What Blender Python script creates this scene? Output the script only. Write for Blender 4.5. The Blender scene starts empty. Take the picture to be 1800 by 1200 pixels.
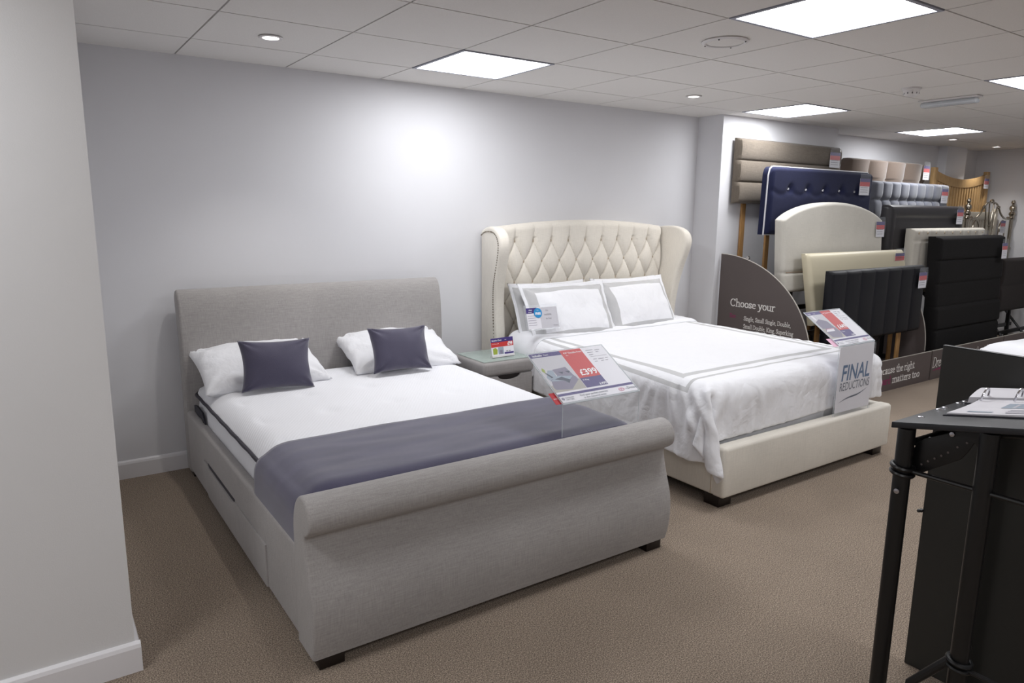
import bpy, bmesh, math, random
import numpy as np
from mathutils import Vector, Matrix, noise
PI = math.pi
C = bpy.context.scene.collection
sc = bpy.context.scene
sc.view_settings.view_transform = 'Standard'
sc.view_settings.look = 'None'
sc.view_settings.gamma = 1
sc.view_settings.use_curve_mapping = False
sc.view_settings.exposure = 0.56
sc.cycles.max_bounces = 8
sc.cycles.diffuse_bounces = 5
sc.cycles.transparent_max_bounces = 12
sc.cycles.use_denoising = True
sc.cycles.sample_clamp_indirect = 4.0

# ---------------------------------------------------------------- materials
MATS = {}
def nodemat(name):
    m = bpy.data.materials.new(name); m.use_nodes = True
    nt = m.node_tree; b = nt.nodes['Principled BSDF']
    MATS[name] = m
    return m, nt, b
def lin(c):
    return tuple(((x/12.92) if x <= 0.04045 else ((x+0.055)/1.055)**2.4) for x in c) + (1,)
def mat(name, col, rough=0.6, metal=0.0, var=0.0, vscale=20, bump=0.0, bscale=200, sheen=0.0, stretch=None,
        alpha=1.0, trans=0.0, emit=None, estr=0.0, spec=0.5, coat=0.0, detail=3, bdist=0.002):
    """general procedural material: base colour with noise variation and noise bump (sRGB input)"""
    m, nt, b = nodemat(name)
    N, L = nt.nodes, nt.links
    c = lin(col)
    b.inputs['Base Color'].default_value = c
    b.inputs['Roughness'].default_value = rough
    b.inputs['Metallic'].default_value = metal
    b.inputs['Specular IOR Level'].default_value = spec
    b.inputs['Sheen Weight'].default_value = sheen
    b.inputs['Coat Weight'].default_value = coat
    b.inputs['Alpha'].default_value = alpha
    b.inputs['Transmission Weight'].default_value = trans
    tc = N.new('ShaderNodeTexCoord'); mp = N.new('ShaderNodeMapping')
    L.new(tc.outputs['Object'], mp.inputs['Vector'])
    if stretch: mp.inputs['Scale'].default_value = stretch
    if var > 0:
        n = N.new('ShaderNodeTexNoise'); n.inputs['Scale'].default_value = vscale; n.inputs['Detail'].default_value = detail
        L.new(mp.outputs[0], n.inputs['Vector'])
        r = N.new('ShaderNodeMapRange'); r.inputs[1].default_value = .3; r.inputs[2].default_value = .7
        r.inputs[3].default_value = 1-var; r.inputs[4].default_value = 1+var
        L.new(n.outputs['Fac'], r.inputs[0])
        mx = N.new('ShaderNodeVectorMath'); mx.operation = 'SCALE'; mx.inputs[0].default_value = c[:3]
        L.new(r.outputs[0], mx.inputs['Scale']); L.new(mx.outputs[0], b.inputs['Base Color'])
    if bump > 0:
        n2 = N.new('ShaderNodeTexNoise'); n2.inputs['Scale'].default_value = bscale; n2.inputs['Detail'].default_value = 2
        L.new(mp.outputs[0], n2.inputs['Vector'])
        bp = N.new('ShaderNodeBump'); bp.inputs['Strength'].default_value = bump; bp.inputs['Distance'].default_value = bdist
        L.new(n2.outputs['Fac'], bp.inputs['Height']); L.new(bp.outputs[0], b.inputs['Normal'])
    if emit:
        b.inputs['Emission Color'].default_value = lin(emit); b.inputs['Emission Strength'].default_value = estr
    return m
def weave(name, col, amt=.12, scale=260, rough=.9, blotch=.05, sheen=.15, bump=.35):
    """woven upholstery: crossed streak noises along the thread directions"""
    m, nt, b = nodemat(name); N, L = nt.nodes, nt.links
    c = lin(col); b.inputs['Roughness'].default_value = rough; b.inputs['Sheen Weight'].default_value = sheen
    b.inputs['Specular IOR Level'].default_value = .25
    tc = N.new('ShaderNodeTexCoord'); outs = []
    for st in ((1, 1, .06), (.06, .5, 1)):
        mp = N.new('ShaderNodeMapping'); mp.inputs['Scale'].default_value = st; L.new(tc.outputs['Object'], mp.inputs['Vector'])
        n = N.new('ShaderNodeTexNoise'); n.inputs['Scale'].default_value = scale; n.inputs['Detail'].default_value = 3
        L.new(mp.outputs[0], n.inputs['Vector']); outs.append(n)
    ad = N.new('ShaderNodeMath'); ad.operation = 'ADD'; L.new(outs[0].outputs['Fac'], ad.inputs[0]); L.new(outs[1].outputs['Fac'], ad.inputs[1])
    r = N.new('ShaderNodeMapRange'); r.inputs[1].default_value = .7; r.inputs[2].default_value = 1.3
    r.inputs[3].default_value = 1-amt; r.inputs[4].default_value = 1+amt; L.new(ad.outputs[0], r.inputs[0])
    n3 = N.new('ShaderNodeTexNoise'); n3.inputs['Scale'].default_value = 3; L.new(tc.outputs['Object'], n3.inputs['Vector'])
    r3 = N.new('ShaderNodeMapRange'); r3.inputs[1].default_value = .3; r3.inputs[2].default_value = .7
    r3.inputs[3].default_value = 1-blotch; r3.inputs[4].default_value = 1+blotch; L.new(n3.outputs['Fac'], r3.inputs[0])
    mu = N.new('ShaderNodeMath'); mu.operation = 'MULTIPLY'; L.new(r.outputs[0], mu.inputs[0]); L.new(r3.outputs[0], mu.inputs[1])
    mx = N.new('ShaderNodeVectorMath'); mx.operation = 'SCALE'; mx.inputs[0].default_value = c[:3]
    L.new(mu.outputs[0], mx.inputs['Scale']); L.new(mx.outputs[0], b.inputs['Base Color'])
    bp = N.new('ShaderNodeBump'); bp.inputs['Strength'].default_value = bump; bp.inputs['Distance'].default_value = .001
    L.new(ad.outputs[0], bp.inputs['Height']); L.new(bp.outputs[0], b.inputs['Normal'])
    return m
mat('wall_paint', (.868, .868, .882), .85, var=.012, vscale=2.5, bump=.12, bscale=260, spec=.25)
mat('wall_paint_side', (.868, .866, .868), .85, var=.012, vscale=2.5, bump=.12, bscale=260, spec=.25)
mat('trim_white', (.90, .895, .905), .4, bump=.05, bscale=60)
mat('tile_white', (.90, .89, .878), .95, var=.05, vscale=420, bump=.5, bscale=420, spec=.1, detail=5)
mat('tile_gap', (.42, .40, .40), .7)
mat('lamp_rim', (.62, .63, .68), .45)
mat('lamp_glow', (1, 1, 1), .5, emit=(.985, .99, 1), estr=12.5)
mat('downlight_glow', (1, 1, 1), .5, emit=(1, .985, .97), estr=6.0)
mat('plastic_white', (.86, .85, .85), .4)
mat('plastic_dark', (.12, .12, .13), .5)
mat('plastic_clear', (.80, .83, .86), .08, alpha=.55, coat=.5)
mat('bed_foot', (.09, .055, .05), .35)
mat('cotton_white', (.925, .928, .945), .85, var=.012, vscale=9, bump=.25, bscale=70, sheen=.2, spec=.2, bdist=.004)
mat('cotton_grey', (.755, .755, .76), .9, var=.04, vscale=300, bump=.3, bscale=300)
mat('velvet_purple', (.285, .275, .37), .62, var=.12, vscale=9, bump=.4, bscale=420, stretch=(.5,1.6,1), sheen=.45, spec=.3)
mat('velvet_cushion', (.275, .262, .345), .62, var=.05, vscale=260, bump=.4, bscale=420, sheen=.5, spec=.3)
mat('border_dark', (.21, .20, .235), .7, bump=.3, bscale=500)
mat('black_label', (.12, .12, .17), .6)
weave('grey_upholstery', (.640, .626, .620), .13, 300, blotch=.04)
weave('cream_upholstery', (.895, .872, .83), .055, 300)
weave('cream_frame', (.86, .84, .80), .05, 300)
weave('nightstand_fabric', (.62, .605, .60), .10, 250)
weave('taupe_weave', (.42, .385, .345), .22, 330)
weave('navy_weave', (.115, .13, .245), .15, 330, sheen=.05)
weave('blue_grey_velvet', (.43, .44, .48), .05, 330, sheen=.5)
weave('brown_velvet', (.44, .385, .345), .06, 330, sheen=.5)
weave('black_weave', (.095, .09, .093), .22, 330, bump=.5, sheen=.01)
weave('dark_brown_weave', (.17, .152, .15), .16, 330, sheen=.03)
mat('charcoal_leather', (.165, .158, .17), .42, bump=.25, bscale=260)
mat('black_leather', (.055, .058, .085), .5, spec=.3, bump=.2, bscale=300)
mat('cream_leather', (.80, .765, .665), .42, bump=.15, bscale=300)
weave('ivory_linen', (.815, .80, .765), .05, 300)
weave('stone_fabric', (.77, .75, .71), .06, 300)
mat('piping_white', (.85, .85, .87), .6)
mat('piping_tan', (.62, .54, .47), .6)
mat('brass_nail', (.48, .43, .36), .35, metal=.8)
mat('button_cream', (.72, .66, .58), .8)
mat('glass_button', (.85, .86, .9), .12, metal=.6)
mat('acrylic', (.93, .95, .97), .03, alpha=.07, spec=.5)
mat('acrylic_edge', (.88, .91, .93), .1, alpha=.6)
mat('sleeve', (.9, .92, .95), .06, alpha=.16, spec=.8)
mat('glass_top', (.80, .87, .84), .04, alpha=.42, spec=.8)
mat('paper', (.90, .895, .92), .55)
mat('paper_grey', (.78, .775, .80), .55)
mat('ink_purple', (.25, .19, .47), .5)
mat('ink_red', (.78, .20, .20), .5)
mat('ink_deepred', (.72, .10, .15), .5)
mat('ink_white', (.96, .96, .97), .5)
mat('ink_grey', (.50, .49, .53), .6)
mat('ink_pink', (.80, .36, .52), .6)
mat('ink_magenta', (.55, .15, .36), .6)
mat('ink_teal', (.10, .33, .52), .5)
mat('ink_slate', (.24, .27, .35), .5)
mat('ink_blue', (.12, .55, .78), .5)
mat('ink_bluegrey', (.60, .65, .71), .6)
mat('ink_lilac', (.52, .50, .58), .6)
mat('ink_green', (.62, .68, .25), .6)
mat('ink_black', (.15, .15, .18), .6)
mat('pink_card', (.92, .74, .83), .6)
mat('board_taupe', (.35, .315, .31), .55, var=.02, vscale=200)
mat('board_edge', (.68, .66, .63), .5)
mat('board_text', (.90, .89, .88), .6)
mat('dark_board', (.165, .165, .158), .5, var=.03, vscale=120)
mat('black_metal', (.055, .055, .062), .38, bump=.05, bscale=500)
mat('black_top', (.125, .13, .15), .42, var=.05, vscale=300, bump=.1, bscale=600)
mat('chrome', (.82, .82, .84), .15, metal=1)
mat('antique_metal', (.66, .63, .58), .18, metal=.95)
mat('pine_leg', (.66, .50, .31), .55, var=.12, vscale=14, stretch=(6, 6, 1))
mat('oak', (.74, .60, .41), .5, var=.14, vscale=12, stretch=(8, 8, 1))
mat('cream_slat', (.78, .755, .70), .5)
mat('bolt', (.75, .75, .78), .25, metal=1)

def carpet():
    m, nt, b = nodemat('carpet'); N, L = nt.nodes, nt.links
    tc = N.new('ShaderNodeTexCoord')
    n = N.new('ShaderNodeTexNoise'); n.inputs['Scale'].default_value = 210; n.inputs['Detail'].default_value = 5; n.inputs['Roughness'].default_value = .75
    L.new(tc.outputs['Object'], n.inputs['Vector'])
    cr = N.new('ShaderNodeValToRGB'); e = cr.color_ramp.elements
    e[0].position = .40; e[0].color = lin((.20, .17, .15)); e[1].position = .585; e[1].color = lin((.82, .75, .67))
    k = e.new(.5); k.color = lin((.52, .462, .41))
    nf = N.new('ShaderNodeTexNoise'); nf.inputs['Scale'].default_value = 620; nf.inputs['Detail'].default_value = 3; L.new(tc.outputs['Object'], nf.inputs['Vector'])
    mxf = N.new('ShaderNodeMix'); mxf.inputs[0].default_value = .45; L.new(n.outputs['Fac'], mxf.inputs[2]); L.new(nf.outputs['Fac'], mxf.inputs[3])
    L.new(mxf.outputs[0], cr.inputs[0])
    n2 = N.new('ShaderNodeTexNoise'); n2.inputs['Scale'].default_value = 2.2; n2.inputs['Detail'].default_value = 4
    L.new(tc.outputs['Object'], n2.inputs['Vector'])
    r = N.new('ShaderNodeMapRange'); r.inputs[1].default_value = .3; r.inputs[2].default_value = .7; r.inputs[3].default_value = .93; r.inputs[4].default_value = 1.05
    L.new(n2.outputs['Fac'], r.inputs[0])
    mx = N.new('ShaderNodeVectorMath'); mx.operation = 'SCALE'; L.new(cr.outputs[0], mx.inputs[0]); L.new(r.outputs[0], mx.inputs['Scale'])
    L.new(mx.outputs[0], b.inputs['Base Color'])
    b.inputs['Roughness'].default_value = .97; b.inputs['Specular IOR Level'].default_value = .1; b.inputs['Sheen Weight'].default_value = .1
    bp = N.new('ShaderNodeBump'); bp.inputs['Strength'].default_value = .7; bp.inputs['Distance'].default_value = .004
    L.new(mxf.outputs[0], bp.inputs['Height']); L.new(bp.outputs[0], b.inputs['Normal'])
carpet()
def mattress_knit():
    m, nt, b = nodemat('mattress_knit'); N, L = nt.nodes, nt.links
    tc = N.new('ShaderNodeTexCoord'); mp = N.new('ShaderNodeMapping'); mp.inputs['Rotation'].default_value = (0, 0, .6)
    L.new(tc.outputs['Object'], mp.inputs['Vector'])
    w = N.new('ShaderNodeTexWave'); w.inputs['Scale'].default_value = 22; w.inputs['Distortion'].default_value = 1.2; w.inputs['Detail'].default_value = 1
    L.new(mp.outputs[0], w.inputs['Vector'])
    b.inputs['Base Color'].default_value = lin((.925, .928, .945)); b.inputs['Roughness'].default_value = .85; b.inputs['Specular IOR Level'].default_value = .2
    b.inputs['Sheen Weight'].default_value = .2
    bp = N.new('ShaderNodeBump'); bp.inputs['Strength'].default_value = .3; bp.inputs['Distance'].default_value = .0015
    L.new(w.outputs['Fac'], bp.inputs['Height']); L.new(bp.outputs[0], b.inputs['Normal'])
mattress_knit()

def crinkled():
    m, nt, b = nodemat('cotton_crinkled'); N, L = nt.nodes, nt.links
    b.inputs['Base Color'].default_value = lin((.92, .922, .937)); b.inputs['Roughness'].default_value = .85
    b.inputs['Specular IOR Level'].default_value = .2; b.inputs['Sheen Weight'].default_value = .15
    tc = N.new('ShaderNodeTexCoord'); prev = None
    for sc_, st, dist, dtl, dis in ((5.0, .65, .032, 4, .5), (15, .45, .008, 3, .3), (150, .2, .001, 2, 0)):
        n = N.new('ShaderNodeTexNoise'); n.inputs['Scale'].default_value = sc_; n.inputs['Detail'].default_value = dtl; n.inputs['Distortion'].default_value = dis
        L.new(tc.outputs['Object'], n.inputs['Vector'])
        rd = N.new('ShaderNodeMath'); rd.operation = 'SUBTRACT'; rd.inputs[1].default_value = .5; L.new(n.outputs['Fac'], rd.inputs[0])
        ab = N.new('ShaderNodeMath'); ab.operation = 'ABSOLUTE'; L.new(rd.outputs[0], ab.inputs[0])
        bp = N.new('ShaderNodeBump'); bp.inputs['Strength'].default_value = st; bp.inputs['Distance'].default_value = dist
        L.new(ab.outputs[0] if sc_ < 20 else n.outputs['Fac'], bp.inputs['Height'])
        if prev: L.new(prev.outputs[0], bp.inputs['Normal'])
        prev = bp
    L.new(prev.outputs[0], b.inputs['Normal'])
crinkled()

# ---------------------------------------------------------------- mesh builder
class MB:
    def __init__(s): s.v = []; s.f = []; s.mi = []; s.uv = None
    def add(s, vs, fs, mi=0):
        o = len(s.v); s.v += [tuple(map(float, p)) for p in vs]; s.f += [tuple(i+o for i in f) for f in fs]; s.mi += [mi]*len(fs)
        return s
    def box(s, a, b, mi=0, bev=0, seg=2):
        x0, x1 = sorted((a[0], b[0])); y0, y1 = sorted((a[1], b[1])); z0, z1 = sorted((a[2], b[2]))
        if bev:
            bm = bmesh.new(); bmesh.ops.create_cube(bm, size=1)
            for v in bm.verts: v.co = ((v.co.x+.5)*(x1-x0)+x0, (v.co.y+.5)*(y1-y0)+y0, (v.co.z+.5)*(z1-z0)+z0)
            bev = min(bev, .49*min(x1-x0, y1-y0, z1-z0))
            bmesh.ops.bevel(bm, geom=bm.edges[:], offset=bev, segments=seg, profile=.5, affect='EDGES')
            s.frombm(bm, mi); return s
        vs = [(x0,y0,z0),(x1,y0,z0),(x1,y1,z0),(x0,y1,z0),(x0,y0,z1),(x1,y0,z1),(x1,y1,z1),(x0,y1,z1)]
        return s.add(vs, [(0,3,2,1),(4,5,6,7),(0,1,5,4),(1,2,6,5),(2,3,7,6),(3,0,4,7)], mi)
    def frombm(s, bm, mi=0):
        bm.verts.index_update()
        s.add([v.co[:] for v in bm.verts], [[v.index for v in f.verts] for f in bm.faces], mi); bm.free(); return s
    def prism(s, prof, axis, a, b, mi=0, bev=0):
        """prof: closed 2D outline; axis 'x': prof=(y,z); 'y': (x,z); 'z': (x,y)"""
        def P(p, t): return {'x': (t, p[0], p[1]), 'y': (p[0], t, p[1]), 'z': (p[0], p[1], t)}[axis]
        bm = bmesh.new()
        A = [bm.verts.new(P(p, a)) for p in prof]; B = [bm.verts.new(P(p, b)) for p in prof]; n = len(prof)
        fa = bm.faces.new(A); fb = bm.faces.new(B[::-1])
        for i in range(n): bm.faces.new((A[(i+1) % n], A[i], B[i], B[(i+1) % n]))
        bmesh.ops.recalc_face_normals(bm, faces=bm.faces[:])
        if bev:
            es = list(set(list(fa.edges)+list(fb.edges)))
            bmesh.ops.bevel(bm, geom=es, offset=bev, segments=3, profile=.5, affect='EDGES')
        fc = [f for f in bm.faces if len(f.verts) > 4]
        if fc: bmesh.ops.triangulate(bm, faces=fc)
        return s.frombm(bm, mi)
    def tube(s, pts, r, n=8, mi=0, closed=False, rads=None):
        pts = [Vector(p) for p in pts]; m = len(pts); rings = []; up = None
        for i, p in enumerate(pts):
            if closed: t = pts[(i+1) % m]-pts[i-1]
            else: t = pts[min(i+1, m-1)]-pts[max(i-1, 0)]
            t.normalize()
            if up is None:
                up = Vector((0,0,1)) if abs(t.z) < .9 else Vector((1,0,0))
            u = t.cross(up); u.normalize(); w = u.cross(t); up = w
            rr = rads[i] if rads else r
            rings.append([p+u*math.cos(2*PI*k/n)*rr+w*math.sin(2*PI*k/n)*rr for k in range(n)])
        vs = [q for R in rings for q in R]; fs = []
        for i in range(m if closed else m-1):
            j = (i+1) % m
            for k in range(n): fs.append((i*n+k, i*n+(k+1) % n, j*n+(k+1) % n, j*n+k))
        if not closed: fs += [tuple(range(n))[::-1], tuple((m-1)*n+k for k in range(n))]
        return s.add(vs, fs, mi)
    def lathe(s, prof, c, n=20, mi=0, axis='z', cap=True):
        """prof: list of (radius, height) revolved round the axis through c"""
        vs = []; fs = []
        for r, h in prof:
            for k in range(n):
                a = 2*PI*k/n; d = (r*math.cos(a), r*math.sin(a), h)
                if axis == 'y': d = (d[0], d[2], d[1])
                if axis == 'x': d = (d[2], d[0], d[1])
                vs.append((c[0]+d[0], c[1]+d[1], c[2]+d[2]))
        for i in range(len(prof)-1):
            for k in range(n): fs.append((i*n+k, i*n+(k+1) % n, (i+1)*n+(k+1) % n, (i+1)*n+k))
        if cap: fs += [tuple(range(n))[::-1], tuple((len(prof)-1)*n+k for k in range(n))]
        return s.add(vs, fs, mi)
    def sphere(s, c, r, n=8, mi=0, sc=(1,1,1)):
        vs = [(c[0], c[1], c[2]-r*sc[2])]; fs = []; m = n//2
        for i in range(1, m):
            t = PI*i/m
            for k in range(n): vs.append((c[0]+r*sc[0]*math.sin(t)*math.cos(2*PI*k/n), c[1]+r*sc[1]*math.sin(t)*math.sin(2*PI*k/n), c[2]-r*sc[2]*math.cos(t)))
        vs.append((c[0], c[1], c[2]+r*sc[2])); e = len(vs)-1
        for k in range(n): fs.append((0, 1+(k+1) % n, 1+k)); fs.append((e, e-n+k, e-n+(k+1) % n))
        for i in range(m-2):
            for k in range(n): a = 1+i*n; fs.append((a+k, a+(k+1) % n, a+n+(k+1) % n, a+n+k))
        return s.add(vs, fs, mi)
    def grid(s, fn, nu, nv, mi=0, wrapu=False):
        vs = [fn(i/(nu if wrapu else nu-1), j/(nv-1)) for j in range(nv) for i in range(nu)]
        fs = []
        for j in range(nv-1):
            for i in range(nu if wrapu else nu-1):
                i2 = (i+1) % nu; fs.append((j*nu+i, j*nu+i2, (j+1)*nu+i2, (j+1)*nu+i))
        return s.add(vs, fs, mi)
    def xf(s, M):
        s.v = [tuple(M @ Vector(p)) for p in s.v]; return s
    def build(s, name, mats, parent=None, smooth=True, loc=None, fix=True, ang=35, merge=0):
        me = bpy.data.meshes.new(name)
        vs = np.array(s.v)
        if parent is not None: o0 = np.array(parent['_w'])
        elif loc is not None: o0 = np.array(loc, float)
        else:
            lo, hi = vs.min(0), vs.max(0); o0 = np.array([(lo[0]+hi[0])/2, (lo[1]+hi[1])/2, lo[2]])
        me.from_pydata((vs-o0).tolist(), [], s.f)
        if not isinstance(mats, (list, tuple)): mats = [mats]
        for m in mats: me.materials.append(MATS[m])
        for p, k in zip(me.polygons, s.mi): p.material_index = k
        if fix or merge:
            bm = bmesh.new(); bm.from_mesh(me)
            if merge: bmesh.ops.remove_doubles(bm, verts=bm.verts[:], dist=merge)
            if fix: bmesh.ops.recalc_face_normals(bm, faces=bm.faces[:])
            bm.to_mesh(me); bm.free()
        if smooth:
            me.shade_smooth()
            try: me.set_sharp_from_angle(angle=math.radians(ang))
            except Exception: pass
        o = bpy.data.objects.new(name, me); C.objects.link(o)
        if parent is not None:
            o.parent = parent
            w = parent['_w']; o['_w'] = list(w)
        else:
            o.location = o0.tolist(); o['_w'] = o0.tolist()
        return o
def tag(o, label=None, cat=None, group=None, kind=None):
    if label: o['label'] = label
    if cat: o['category'] = cat
    if group: o['group'] = group
    if kind: o['kind'] = kind
    return o
def empty(name, loc, label, cat, group=None):
    o = bpy.data.objects.new(name, None); C.objects.link(o); o.location = loc; o['_w'] = list(loc)
    o.empty_display_size = .1
    return tag(o, label, cat, group)
def struct(mb, name, mats, **k):
    return tag(mb.build(name, mats, loc=(0,0,0), **k), kind='structure')

# ---------------------------------------------------------------- lettering
class Frame:
    """a flat drawing frame in space: origin, unit right, unit up; n lifts along the normal"""
    def __init__(s, o, u, v): s.o = Vector(o); s.u = Vector(u).normalized(); s.v = Vector(v).normalized(); s.n = s.u.cross(s.v)
    def p(s, a, b, h=0): return tuple(s.o+s.u*a+s.v*b+s.n*h)
    def rect(s, mb, a0, b0, a1, b1, h, mi=0): mb.add([s.p(a0,b0,h), s.p(a1,b0,h), s.p(a1,b1,h), s.p(a0,b1,h)], [(0,1,2,3)], mi)
    def poly(s, mb, pts, h, mi=0): mb.add([s.p(a,b,h) for a, b in pts], [tuple(range(len(pts)))], mi)
    def slab(s, mb, a0, b0, a1, b1, h0, h1, mi=0):
        q = [s.p(a,b,h) for h in (h0,h1) for a, b in ((a0,b0),(a1,b0),(a1,b1),(a0,b1))]
        mb.add(q, [(0,3,2,1),(4,5,6,7),(0,1,5,4),(1,2,6,5),(2,3,7,6),(3,0,4,7)], mi)
def sans(txt, size, bold=0.0, shear=0.0, space=1.0):
    cu = bpy.data.curves.new('t', 'FONT'); cu.body = txt; cu.size = size; cu.offset = bold*size; cu.shear = shear; cu.space_character = space
    cu.resolution_u = 3
    ob = bpy.data.objects.new('t', cu); C.objects.link(ob)
    dg = bpy.context.evaluated_depsgraph_get(); me = bpy.data.meshes.new_from_object(ob.evaluated_get(dg))
    vs = [(v.co.x, v.co.y) for v in me.vertices]; fs = [tuple(p.vertices) for p in me.polygons]
    bpy.data.objects.remove(ob); bpy.data.curves.remove(cu); bpy.data.meshes.remove(me)
    return vs, fs
def put(mb, fr, tx, a, b, h, mi=0, align='l', xs=1.0):
    vs, fs = tx
    if not vs: return
    w = max(v[0] for v in vs)*xs
    if align == 'r': a -= w
    if align == 'c': a -= w/2
    mb.add([fr.p(a+q[0]*xs, b+q[1], h+(q[2] if len(q) > 2 else 0)) for q in vs], fs, mi)
def arc(cx, cy, rx, ry, a0, a1, n=14): return [(cx+rx*math.cos(math.radians(a0+(a1-a0)*i/n)), cy+ry*math.sin(math.radians(a0+(a1-a0)*i/n))) for i in range(n+1)]
def V(x, a, b, s0=1, s1=0):
    r = [[(x,a),(x,b)]]
    if s0: r.append([(x-.09,a),(x+.09,a)])
    if s1: r.append([(x-.1,b-.03),(x,b)])
    return r
G = {
 'C': (.68, [arc(.34,.34,.28,.33,42,318,20), [(.56,.66),(.56,.5)]]),
 'h': (.52, V(.1,0,.72,1,1)+[[(.1,.33),(.18,.42),(.28,.44),(.37,.4),(.4,.3),(.4,0)], [(.31,0),(.49,0)]]),
 'o': (.5, [arc(.25,.22,.18,.21,0,360,20)]),
 's': (.38, [[(.31,.42),(.31,.33),(.27,.41),(.17,.44),(.09,.4),(.07,.33),(.12,.26),(.24,.2),(.31,.13),(.28,.05),(.18,.01),(.09,.04),(.05,.12),(.05,.02)]]),
 'e': (.45, [[(.08,.25),(.38,.25),(.36,.37),(.28,.43),(.19,.43),(.1,.36),(.07,.24),(.1,.1),(.18,.02),(.28,.01),(.38,.08)]]),
 'y': (.5, [[(.07,.43),(.26,.02)], [(.43,.43),(.2,-.14),(.12,-.21),(.03,-.2)], [(.0,.43),(.15,.43)], [(.36,.43),(.5,.43)]]),
 'u': (.53, [[(.1,.43),(.1,.13),(.15,.03),(.24,.01),(.33,.05),(.4,.12)], [(.02,.43),(.1,.43)], [(.31,.43),(.4,.43)], [(.4,.43),(.4,0)], [(.4,0),(.49,0)]]),
 'r': (.38, V(.1,0,.43,1,1)+[[(.1,.3),(.18,.41),(.28,.44),(.33,.4)]]),
 'S': (.5, [[(.42,.66),(.42,.52),(.36,.63),(.25,.67),(.13,.62),(.09,.52),(.14,.42),(.27,.35),(.4,.27),(.43,.16),(.37,.05),(.25,.01),(.13,.05),(.07,.17),(.07,.02)]]),
 'i': (.26, V(.12,0,.43,1,1)+[[(.12,.6),(.12,.64)]]),
 'z': (.4, [[(.06,.33),(.06,.43),(.34,.43),(.06,.01),(.34,.01),(.35,.11)]]),
 ':': (.24, [[(.1,.02),(.1,.06)], [(.1,.36),(.1,.4)]]),
 'n': (.53, V(.1,0,.43,1,1)+[[(.1,.33),(.19,.42),(.28,.44),(.37,.4),(.4,.3),(.4,0)], [(.31,0),(.49,0)]]),
 'g': (.46, [arc(.2,.29,.13,.14,0,360,16), [(.1,.18),(.07,.09),(.15,.04),(.3,.01),(.37,-.07),(.33,-.17),(.18,-.21),(.06,-.16),(.06,-.07),(.14,0)], [(.31,.39),(.42,.42)]]),
 'l': (.26, V(.12,0,.72,1,1)),
 ',': (.22, [[(.1,.05),(.11,-.03),(.06,-.12)]]),
 'm': (.79, V(.1,0,.43,1,1)+[[(.1,.33),(.18,.42),(.27,.44),(.35,.4),(.38,.3),(.38,0)], [(.3,0),(.46,0)], [(.38,.33),(.46,.42),(.55,.44),(.63,.4),(.66,.3),(.66,0)], [(.58,0),(.75,0)]]),
 'a': (.45, [[(.08,.33),(.12,.42),(.22,.44),(.31,.4),(.33,.3),(.33,.07),(.37,.01),(.43,.04)], [(.33,.26),(.15,.22),(.07,.13),(.1,.04),(.18,.01),(.33,.09)]]),
 'D': (.74, [[(.14,0),(.14,.67)], [(.04,0),(.3,0)]+arc(.3,.335,.34,.335,-80,80,14)+[(.3,.67),(.04,.67)]]),
 'b': (.52, [[(.1,.02),(.1,.72)], [(.0,.69),(.1,.72)], arc(.25,.22,.17,.21,140,-150,16)]),
 'K': (.68, V(.14,0,.67,1,0)+[[(.05,.67),(.23,.67)], [(.56,.67),(.18,.33),(.58,0)], [(.48,.67),(.64,.67)], [(.5,0),(.68,0)]]),
 'p': (.53, V(.1,-.21,.43,1,1)+[arc(.25,.22,.17,.21,140,-150,16)]),
 'k': (.52, V(.1,0,.72,1,1)+[[(.38,.43),(.13,.22),(.42,0)], [(.3,.43),(.45,.43)], [(.35,0),(.51,0)]]),
 'B': (.6, [[(.14,0),(.14,.67)], [(.04,.67),(.34,.67),(.45,.6),(.45,.45),(.36,.36),(.16,.36)], [(.34,.36),(.5,.3),(.53,.15),(.44,.03),(.32,0),(.04,0)]]),
 'c': (.43, [arc(.25,.22,.18,.21,50,310,16)]),
 't': (.32, [[(.13,.58),(.13,.1),(.17,.02),(.25,.01),(.31,.06)], [(.02,.43),(.29,.43)]]),
 'd': (.53, [[(.4,.72),(.4,0),(.49,0)], [(.3,.69),(.4,.72)], arc(.25,.22,.17,.21,40,330,16)]),
 'W': (.98, [[(.07,.67),(.27,0),(.48,.62),(.7,0),(.9,.67)], [(0,.67),(.17,.67)], [(.82,.67),(.98,.67)]]),
 'M': (.84, [[(.12,0),(.12,.67),(.41,.05),(.7,.67),(.7,0)], [(.03,0),(.21,0)], [(.61,0),(.8,0)]]),
 'F': (.55, V(.14,0,.67,1,0)+[[(.04,.67),(.48,.67),(.48,.55)], [(.14,.36),(.38,.36)]]),
 'w': (.7, [[(.05,.43),(.2,.01),(.34,.4),(.49,.01),(.63,.43)], [(0,.43),(.12,.43)], [(.56,.43),(.7,.43)]]),
 ' ': (.24, []),
}
def serif(txt, size, wide=.085, thin=.04, shear=0.0):
    vs, fs, x = [], [], 0
    for ch in txt:
        adv, strokes = G[ch]
        for st in strokes:
            for (a, b), (c, d) in zip(st[:-1], st[1:]):
                if a > c: a, b, c, d = c, d, a, b
                w, t = wide/2, thin/2
                hull = [(a-w,b-t),(c-w,d-t),(c+w,d-t),(c+w,d+t),(a+w,b+t),(a-w,b+t)] if d < b else [(a-w,b-t),(a+w,b-t),(c+w,d-t),(c+w,d+t),(c-w,d+t),(a-w,b+t)]
                o = len(vs); vs += [((px+x+py*shear)*size, py*size) for px, py in hull]; fs.append(tuple(range(o, o+6)))
        x += adv
    return [(a, b, (i//6)*4e-6) for i, (a, b) in enumerate(vs)], fs
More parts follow.
